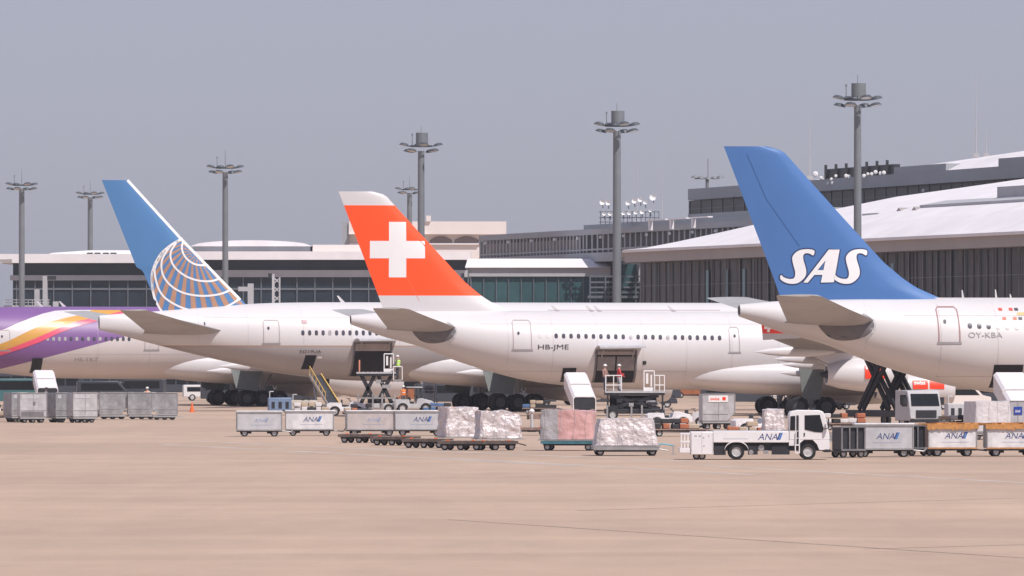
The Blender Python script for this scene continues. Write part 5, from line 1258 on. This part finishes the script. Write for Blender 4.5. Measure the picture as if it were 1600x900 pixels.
def loader(label, px, gy, rz, zp, w_, d, rails=True, posts=True):
    t = empty('container_loader', at(px, gy), rz, label, 'container loader', 'scissor lift container loaders')
    mb = MB(); mb.b2(-w_ / 2, w_ / 2, -d / 2, d / 2, zp - .28, zp - .03); mb.build('platform', m_dark, t)
    mb = MB(); mb.b2(-w_ / 2 - .02, w_ / 2 + .02, -d / 2 - .03, -d / 2 + .06, zp - .12, zp); mb.build('platform_edge', m_lgrey, t, smooth=False)
    mb = MB()
    for k in range(9): x = -w_ / 2 + .15 + (w_ - .3) * k / 8; mb.cyl((x, -d / 2 + .1, zp - .02), (x, d / 2 - .1, zp - .02), .05, n=8)
    mb.build('roller_bed', m_steel, t)
    zb = .75
    for y in (-d / 2 + .25, d / 2 - .25):
        for (xa, xb) in ((-w_ / 2 + .3, -w_ / 2 + 1.3), (-w_ / 2 + 1.4, -w_ / 2 + .35), (w_ / 2 - .3, w_ / 2 - 1.3), (w_ / 2 - 1.4, w_ / 2 - .35)) if zp > 2.4 else ((-w_ / 2 + .3, w_ / 2 - .4), (w_ / 2 - .3, -w_ / 2 + .4)):
            dd = Vector((xb - xa, 0, zp - .28 - zb)); mb = MB(); mb.box(Vector(((xa + xb) / 2, y, (zp - .28 + zb) / 2)), (dd.length, .16, .26), rot=('Y', -math.atan2(dd.z, dd.x))); mb.build('scissor_arm', m_dark, t)
    mb = MB(); mb.b2(-w_ / 2, w_ / 2, -d / 2 + .1, d / 2 - .1, .42, zb); mb.build('chassis', m_dark if zp < 2.4 else m_lgrey, t, bevel=.03)
    MB().b2(-w_ / 2 + .8, w_ / 2 - .8, -d / 2 + .5, d / 2 - .5, zb + .02, min(zp - .4, zb + .5)).build('engine_box', m_dark, t)
    if zp < 2.4: MB().b2(-w_ / 2 + .35, w_ / 2 - .5, -.1, .4, zb, zp - .3).build('lift_housing', m_black, t)
    random.seed(int(px))
    for k in range(12 if zp < 2.4 else 6):
        x = random.uniform(-w_ / 2 + .3, w_ / 2 - .5); z = random.uniform(zb + .02, zp - .6); MB().b2(x, x + random.uniform(.2, .7), -d / 2 + .05 + .02 * k, -d / 2 + .4 + .03 * k, z, z + random.uniform(.1, .3)).build('hydraulic_box', random.choice([m_dark, m_dark, m_black, m_grey]), t, bevel=.01)
    for x in (-w_ / 2 + .1, w_ / 2 - .2):
        if zp < 2.4: MB().b2(x, x + .12, -d / 2 + .02, -d / 2 + .14, .3, zp - .28).build('mast_post', m_dark, t, smooth=False)
    for x in (-w_ / 2 + .5, w_ / 2 - .5):
        for y in (-d / 2 + .15, d / 2 - .15): wheel(t, x, y, .36, .26)
    for x in (-w_ / 2 + .06, w_ / 2 - .1, -.3, .4): MB().b2(x, x + .12, -d / 2 - .08, -d / 2 + .02, .15, 1.5 if zp > 2.4 else 1.0).build('outrigger', m_steel, t, smooth=False)
    if zp > 2.4: MB().b2(-w_ / 2, w_ / 2, -d / 2 - .06, -d / 2 + .0, 1.1, 1.22).build('cross_beam', m_steel, t, smooth=False)
    if rails:
        for (xa, xb) in ((-w_ / 2, -w_ / 2 + 1.1), (w_ / 2 - .7, w_ / 2)):
            mb = MB(); 
            for x in (xa + .02, (xa + xb) / 2, xb - .02): mb.cyl((x, -d / 2 - .0, zp), (x, -d / 2, zp + 1.05), .035, n=6)
            for z in (.4, 1.05): mb.cyl((xa, -d / 2, zp + z), (xb, -d / 2, zp + z), .035, n=6)
            mb.build('guard_rail', m_labelw, t)
    mb = MB(); mb.b2(.55, 1.25, -d / 2 + .1, -d / 2 + .5, zp, zp + .25); mb.tube([(.6, -d / 2 + .1, zp), (.6, -d / 2 + .1, zp + 1.35), (1.3, -d / 2 + .1, zp + 1.35), (1.3, -d / 2 + .1, zp)], .04); mb.b2(.75, .9, -d / 2 + .15, -d / 2 + .25, zp + .5, zp + 1.2); mb.b2(1.05, 1.15, -d / 2 + .1, -d / 2 + .2, zp + .3, zp + 1.1); mb.build('control_post', m_labelw, t)
    return t
L1 = loader('low scissor loader with white guard rails at the hold of the red fin airliner', 991, 656, 0.03, 1.95, 4.0, 2.4)
L2 = loader('high raised scissor loader at the large hold of the striped fin airliner', 588, 646, 0.0, 3.1, 2.9, 2.2, rails=False)
mb = MB(); mb.b2(-1.3, -1.2, -.5, -.4, 3.1, 4.0); mb.build('marker_post', mat('salmon_post', (.75, .3, .2), .5), L2)
b0 = at(991, 656); b1 = at(588, 646)
person('person in a white helmet standing at the left rail of the low scissor loader', b0 + Vector((-2.0, -.9, 1.95)), R(-30), (.35, .2, .18), (.06, .06, .09), None, (.85, .85, .85), .2)
person('person with a red top bending an arm on the low scissor loader platform', b0 + Vector((-1.05, -.6, 1.95)), R(20), (.65, .06, .07), (.5, .5, .52), None, (.8, .8, .82), .8)
person('person in a lime vest on the right side of the high raised loader', b1 + Vector((1.62, -.9, 2.55)), R(160), (.12, .12, .14), (.05, .06, .08), (.55, .85, .15), (.8, .8, .8), .5)
MB().b2(1.3, 1.95, -1.2, -.4, 2.40, 2.54).build('operator_step', m_steel, L2); mb = MB(); mb.tube([(1.3, -1.2, 2.5), (1.3, -1.2, 3.5), (1.95, -1.2, 3.5), (1.95, -1.2, 2.5)], .035); mb.build('guard_rail', m_labelw, L2)
person('person in an orange vest standing behind the scuffed containers', at(230, 640), R(-90), (.6, .6, .6), (.15, .15, .18), (.85, .3, .12), (.85, .85, .85), .2)
person('person in a white shirt walking behind the foremost left containers', at(72, 641), R(30), (.75, .74, .74), (.05, .05, .07), None, (.1, .1, .1), .5)
person('person in an orange vest standing near the rear wheels right of the raised loader', at(630, 636), R(-60), (.5, .2, .1), (.1, .1, .12), (.9, .25, .05), (.8, .8, .8), .3)
def post_stand():
    t = empty('post_stand', at(831, 675), 0, 'white capped grey post standing on the brown dolly row right of the wrapped pair', 'post')
    MB().cyl((0, 0, .05), (0, 0, 1.15), .10, .07, 10).build('post', m_lgrey, t); MB().lathe([(1.12, .13), (1.2, .16), (1.3, .1), (1.34, 0)], (0, 0, 0), 'z', 12).build('cap', m_labelw, t); MB().b2(-.25, .25, -.25, .25, 0, .06).build('base', m_dark, t)
post_stand()
def steps(label, px, gy, rz, h=2.4):
    t = empty('maintenance_stairs', at(px, gy), rz, label, 'stairs')
    n = 9
    for k in range(n): MB().b2(-.45, .45, -1.1 + k * .22, -1.1 + k * .22 + .2, h * (k + 1) / n - .05, h * (k + 1) / n).build('step', m_lgrey, t, smooth=False)
    for x in (-.5, .5):
        mb = MB(); mb.tube([(x, -1.1, .1), (x, .9, h)], .05); mb.tube([(x, -1.1, 1.0), (x, .9, h + .9)], .03); mb.tube([(x, .9, 0), (x, .9, h + .9)], .05); mb.build('side_frame', m_steel, t)
    for x in (-.45, .45):
        for y in (-.8, .8): wheel(t, x, y, .14, .08)
steps('grey wheeled maintenance stairs left of the wheels under the striped fin airliner', 671, 641, .15)
steps('pale wheeled maintenance stairs under the wing of the red fin airliner', 1212, 640, -.3, 1.9)
nb = [0]; BC = ['black', 'blue', 'rust', 'tan', 'white']; ORD = ['first', 'second', 'third', 'fourth', 'fifth', 'sixth', 'seventh']
def bag_trailer(label, px, gy, rz, L=2.6, cols=(0, 1, 2), seed=1, place=''):
    t = empty('baggage_trailer', at(px, gy), rz, label, 'baggage trailer', 'open trailers with loose bags')
    MB().b2(-L / 2, L / 2, -.7, .7, .34, .42).build('bed', m_rust, t, bevel=.01); MB().b2(-L / 2, L / 2, -.1, .1, .26, .34).build('chassis', m_dark, t)
    for x in (-L / 2 + .4, L / 2 - .4):
        for y in (-.55, .55): wheel(t, x, y, .18, .12)
    MB().tube([(L / 2, 0, .36), (L / 2 + .5, 0, .25)], .03).build('tow_bar', m_dark, t)
    rnd = random.Random(seed)
    bm_ = [mat('bag_black', (.03, .03, .035), .7), mat('bag_blue', (.08, .16, .32), .6), mat('bag_rust', (.42, .14, .07), .6), mat('bag_tan', (.48, .38, .28), .7), mat('bag_white', (.66, .64, .64), .6)]
    x = -L / 2 + .3; slot = 0
    while x < L / 2 - .2:
        for z in (.42, .72):
            if z > .5 and rnd.random() < .4: continue
            w_, h_ = rnd.uniform(.35, .6), rnd.uniform(.22, .29)
            nb[0] += 1; ci = rnd.choice(cols)
            p = t.location + Matrix.Rotation(rz, 3, 'Z') @ Vector((x, rnd.uniform(-.1, .05), z + .003))
            b = MB().b2(-w_ / 2, w_ / 2, -.4, .4, 0, h_).build('suitcase', bm_[ci], None, bevel=.04); b.location = p; b.rotation_euler = (0, 0, rz)
            tag(b, '%s suitcase, %s from left, %s layer, trailer %s' % (BC[ci], ORD[slot], 'upper' if z > .5 else 'lower', place), 'suitcase', 'loose bags on the trailer %s' % place)
        x += .5; slot += 1
for a in (('open trailer of dark and orange bags left of the labelled pale container', 1060, 682, .1, 3.0, (0, 2, 3), 1, 'left of labelled container'), ('open trailer of mixed bags between the labelled container and the small wrapped load', 1172, 688, .05, 2.4, (2, 3, 2), 2, 'right of labelled container'),
          ('open trailer of pale bags just under the open conveyor loader', 486, 651, .1, 2.6, (3, 4, 0), 3, 'under open conveyor'), ('open trailer of bags in front of the grey stairs', 690, 651, .0, 2.8, (0, 1, 2), 4, 'before grey stairs'),
          ('open trailer of dark bags right of the grey catering cab', 1500, 676, .1, 2.4, (0, 3, 4), 5, 'right of grey cab'), ('open trailer of blue and dark bags right of the wheels under the striped fin airliner', 845, 646, .0, 2.8, (0, 1, 3), 6, 'right of dark wheels'),
          ('open trailer of bags between the service truck cab and the scissor arms', 1318, 672, .1, 2.6, (0, 2, 4), 7, 'right of service truck'), ('open trailer of bags left of the raised loader feet', 560, 653, .1, 2.2, (3, 0, 2), 8, 'at raised loader feet'),
          ('open trailer of bags at the far left edge', -4, 659, .1, 2.4, (2, 3, 4), 9, 'at far left edge')):
    bag_trailer(*a)
# --- catering truck behind the blue fin airliner
def catering():
    t = empty('catering_truck', at(1447, 669), R(-62), 'grey cab catering truck with its body raised on black scissors behind the blue fin airliner', 'truck')
    g = mat('cab_grey', (.46, .46, .48), .4, 0, .1, 2, coat=.2)
    cab = MB(); cab.prism([(0, .45), (0, 1.05), (-.08, 1.3), (-.28, 2.15), (-.4, 2.28), (-1.75, 2.28), (-1.8, .45)], -1.12, 1.12); cab.build('cab', g, t, bevel=.05)
    mb = MB(); mb.add([(-.075, -.98, 1.34), (-.075, .98, 1.34), (-.265, .95, 2.06), (-.265, -.95, 2.06)], [(0, 1, 2, 3)]); o = mb.build('windscreen', m_glass, t, smooth=False); q = o.modifiers.new('s', 'SOLIDIFY'); q.thickness = .06; q.offset = 0
    for y in (-1.125, 1.125): MB().prism([(-.35, 1.3), (-.42, 2.0), (-1.15, 2.0), (-1.15, 1.45), (-.9, 1.3)], y - .01, y + .01).build('side_window', m_glass, t, smooth=False)
    MB().b2(-.02, .03, -.72, .72, .62, 1.08).build('grille', m_dark, t, smooth=False)
    for y in (-.95, .95): MB().b2(-.02, .04, y - .14, y + .14, .58, .74).build('headlight', m_lampg, t)
    MB().b2(-.1, .08, -1.1, 1.1, .34, .55).build('bumper', m_dark, t)
    for y in (-1.3, 1.3): MB().b2(-.35, -.25, y - .12, y + .12, 1.4, 1.85).build('mirror', m_dark, t)
    MB().b2(-8.0, -1.75, -.9, .9, .65, 1.05).build('chassis', m_dark, t)
    for x in (-1.0, -6.3):
        for y in (-.95, .95): wheel(t, x, y, .45, .28)
    zt = 4.75
    for y in (-.8, .8):
        for xa, xb in ((-2.3, -5.9), (-5.9, -2.3), (-3.1, -6.4), (-6.4, -3.1)):
            dd = Vector((xb - xa, 0, zt - 1.1)); mb = MB(); mb.box(((xa + xb) / 2, y + (.1 if xa > xb else -.1), (zt + 1.1) / 2), (dd.length, .14, .30), rot=('Y', -math.atan2(dd.z, dd.x))); mb.build('scissor_arm', m_black, t)
    MB().cyl((-3.0, 0, 1.1), (-5.4, 0, 3.9), .12, n=10).build('lift_ram', m_dark, t)
    MB().b2(-7.8, -1.9, -1.12, 1.12, zt, 7.0).build('van_body', m_white2, t, bevel=.03)
    MB().b2(-1.9, -.6, -1.0, 1.0, zt, zt + .12).build('front_platform', m_grey, t)
catering()
# --- traffic cone, ground power unit, odds and ends
def cone(label, px, gy, s=1.0):
    t = empty('traffic_cone', at(px, gy), 0, label, 'traffic cone', 'orange cones'); t.scale = (s, s, s)
    MB().lathe([(.04, .16), (.62, .035), (.64, 0)], (0, 0, 0), 'z', 16).build('cone', m_orange, t); MB().b2(-.2, .2, -.2, .2, 0, .04).build('base', m_orange, t)
    return t
cone('orange traffic cone standing alone right of the scuffed containers', 300, 644, 1.15)
def power_unit(label, px, gy, rz=0, m=None, w_=1.7, h=.95):
    t = empty('ground_power_unit', at(px, gy), rz, label, 'power unit')
    mb = MB(); mb.b2(-w_ / 2, w_ / 2, -.5, .5, .3, .3 + h); mb.build('housing', m, t, bevel=.06)
    for x in (-w_ * .3, 0, w_ * .3): MB().b2(x - .12, x + .12, -.51, -.495, .45, h).build('vent', m_dark, t, smooth=False)
    MB().b2(-w_ / 2 - .02, w_ / 2 + .02, -.51, .51, .24, .3).build('chassis', m_dark, t)
    for x in (-w_ * .33, w_ * .33):
        for y in (-.42, .42): wheel(t, x, y, .18, .14)
    mb = MB(); mb.tube([(-w_ / 2 + .1, -.2, .3 + h), (-w_ / 2 + .1, -.2, .75 + h), (-w_ / 2 + .4, -.2, .75 + h)], .035); mb.build('handle', m_lgrey, t)
power_unit('blue and silver ground power unit above the pale lettered cart', 437, 648, 0.1, mat('dusty_blue', (.20, .28, .42), .5, 0, .3, 4))
power_unit('cream ground unit left of the open conveyor foot', 476, 647, -.1, mat('cream_paint', (.60, .55, .48), .6, 0, .3, 4), 1.9, .7)
power_unit('light blue unit behind the pair of wrapped pallets', 826, 634, .1, m_blue, 1.4, .5)
power_unit('pale unit right of the grey cab catering truck', 1497, 662, .2, m_lgrey, 1.6, 1.0)
def van(label, px, gy, rz, m, L=4.6, h=1.9, box=False, m2=None):
    t = empty('service_van', at(px, gy), rz, label, 'van', 'parked service vehicles far across the apron')
    hl = L / 2
    prof = [(-hl, .35), (-hl, h - .08), (-hl + .1, h), (hl - 1.5, h), (hl - .75, h * .58), (hl - .05, h * .5), (hl, .35)]
    MB().prism(prof, -.85, .85).build('body', m, t, bevel=.05)
    for y in (-.86, .86): MB().prism([(-hl + .35, h * .58), (-hl + .35, h - .2), (hl - 1.6, h - .2), (hl - 1.0, h * .58)], y - .006, y + .006).build('side_window', m_glass, t, smooth=False)
    mb = MB(); mb.add([(hl - .80, -.75, h * .6), (hl - .80, .75, h * .6), (hl - 1.46, .7, h - .06), (hl - 1.46, -.7, h - .06)], [(0, 1, 2, 3)]); o = mb.build('windscreen', m_glass, t, smooth=False); q = o.modifiers.new('s', 'SOLIDIFY'); q.thickness = .08; q.offset = 0
    for x in (-hl + .85, hl - .85):
        for y in (-.76, .76): wheel(t, x, y, .32, .2)
    return t
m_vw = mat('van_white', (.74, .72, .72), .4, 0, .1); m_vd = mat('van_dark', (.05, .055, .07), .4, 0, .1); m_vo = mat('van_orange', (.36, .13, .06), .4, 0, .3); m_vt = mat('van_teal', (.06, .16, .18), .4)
for lb, px, gy, rz, m, L, h in (
    ('white van farthest right under the engines of the red fin airliner', 1345, 628, .1, m_vw, 4.6, 1.6), ('dark car under the engines, left of the white van there', 1316, 632, 2.9, m_vd, 4.0, 1.4),
    ('grey van parked far behind between the engine and the scissor arms', 1300, 617, .2, m_lgrey, 4.6, 1.9), ('pinkish truck like van in front of the far dark base of the pier', 1330, 612, .1, m_cream, 7, 2.3), ('white box van standing under the wing root of the red fin airliner', 1225, 628, .0, m_vw, 4.8, 2.4),
    ('orange and brown van seen under the belly right of the low loader', 1083, 622, .1, m_vo, 4.4, 1.9),
    ('teal dark truck behind the far left containers', 20, 633, .2, m_vt, 6.5, 2.3), ('black van below the purple airliner, left of the container row', 165, 630, .1, m_vd, 5.2, 2.0), ('dark van below the purple airliner over the container row', 215, 627, 3.0, m_vd, 5.2, 2.1),
    ('white pick up like van behind the wheels of the purple airliner', 322, 626, .1, m_vw, 4.4, 1.5),
    ('dark green truck behind the wheels of the striped fin airliner', 470, 624, .1, m_vt, 7.5, 2.4), ('white van between the raised loader and the wheels', 610, 628, 3.1, m_vw, 4.8, 2.1), ('orange fronted van just left of the wheels under the striped fin airliner', 640, 629, .1, m_vo, 4.6, 2.2),
    ('grey van under the belly just left of the hooded belt loader', 868, 630, .1, m_grey, 5.0, 1.7), ('black truck behind the foot of the low scissor loader', 1000, 628, .1, m_vd, 7.5, 2.2), ('dark van between the wheels and the catering truck cab', 1290, 640, .3, m_vd, 4.6, 1.7),
    ('cream van right of the grey catering cab', 1500, 640, .2, m_cream, 4.8, 2.0), ('dark truck behind the hooded loader at the right edge', 1545, 636, .1, m_vd, 6, 2.1)):
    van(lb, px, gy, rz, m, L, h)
for lb, px, gy, L_, h_ in (('dark service truck behind the left wheels under the striped fin airliner', 712, 634, 7, 1.9), ('dark service truck behind the right wheels under the striped fin airliner', 800, 634, 7.5, 2.0),
    ('dark service truck behind the wheels of the purple airliner', 378, 629, 7.5, 2.0), ('dark truck between the purple airliner wheels and the blue power unit', 440, 631, 6, 1.9), ('dark service truck under the belly right of the bright wrapped pair', 862, 624, 6, 2.3),
    ('low dark truck right behind the foot of the hooded loader at the centre', 935, 634, 5, 1.5), ('low dark truck standing behind the white tugs', 1010, 637, 5, 1.5), ('dark truck right behind the labelled pale container', 1150, 634, 6, 2.0)):
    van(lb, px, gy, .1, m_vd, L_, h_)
def bus(label, px, gy, rz, m, L=9, h=2.6):
    t = empty('apron_bus', at(px, gy), rz, label, 'bus', 'dark apron buses far behind')
    MB().b2(-L / 2, L / 2, -1.2, 1.2, .35, h).build('body', m, t, bevel=.08)
    for k in range(6): x = -L / 2 + .4 + k * (L - .8) / 6; MB().b2(x, x + (L - .8) / 6 - .15, -1.215, -1.195, h * .5, h - .3).build('window', m_glass, t, smooth=False)
    for x in (-L / 2 + 1.6, L / 2 - 1.6):
        for y in (-1.05, 1.05): wheel(t, x, y, .45, .25)
for lb, px, gy, rz, m, L, h in (('dark bus below the purple airliner at the far left edge', 60, 622, .1, m_vd, 9, 2.5), ('dark bus seen under the purple airliner above the orange cone', 275, 618, .1, m_vd, 8, 2.4),
    ('dark bus behind the open conveyor loader', 520, 620, .1, m_vd, 9, 2.6), ('dark bus behind the wheels under the striped fin airliner', 740, 622, .1, m_vd, 10, 2.7),
    ('dark bus seen under the belly left of the low loader', 900, 618, .1, m_vd, 10, 2.7), ('dark grey bus in front of the pier base right of the low loader', 1060, 619, .1, m_grey, 8, 2.4),
    ('dark bus behind the labelled pale container', 1165, 621, .1, m_vd, 9, 2.6)):
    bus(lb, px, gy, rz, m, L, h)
def stack(label, px, gy, n=3, m=None):
    t = empty('pallet_stack', at(px, gy), .1, label, 'pallet stack')
    for k in range(n):
        mb = MB(); mb.b2(-1.1, 1.1, -.8, .8, .14 * k, .14 * k + .03); mb.b2(-1.1, 1.1, -.8, -.7, .14 * k + .03, .14 * k + .12); mb.b2(-1.1, 1.1, .7, .8, .14 * k + .03, .14 * k + .12); mb.build('pallet', m or m_rust, t, smooth=False)
stack('low stack of brown pallets under the belly behind the brown dolly', 850, 655); stack('low stack of orange brown pallets beside the labelled container', 1170, 672, 2, m_tarp)
stack('low stack of dull metal pallets between the truck cab and the cage cart', 1303, 690, 3, m_steel)
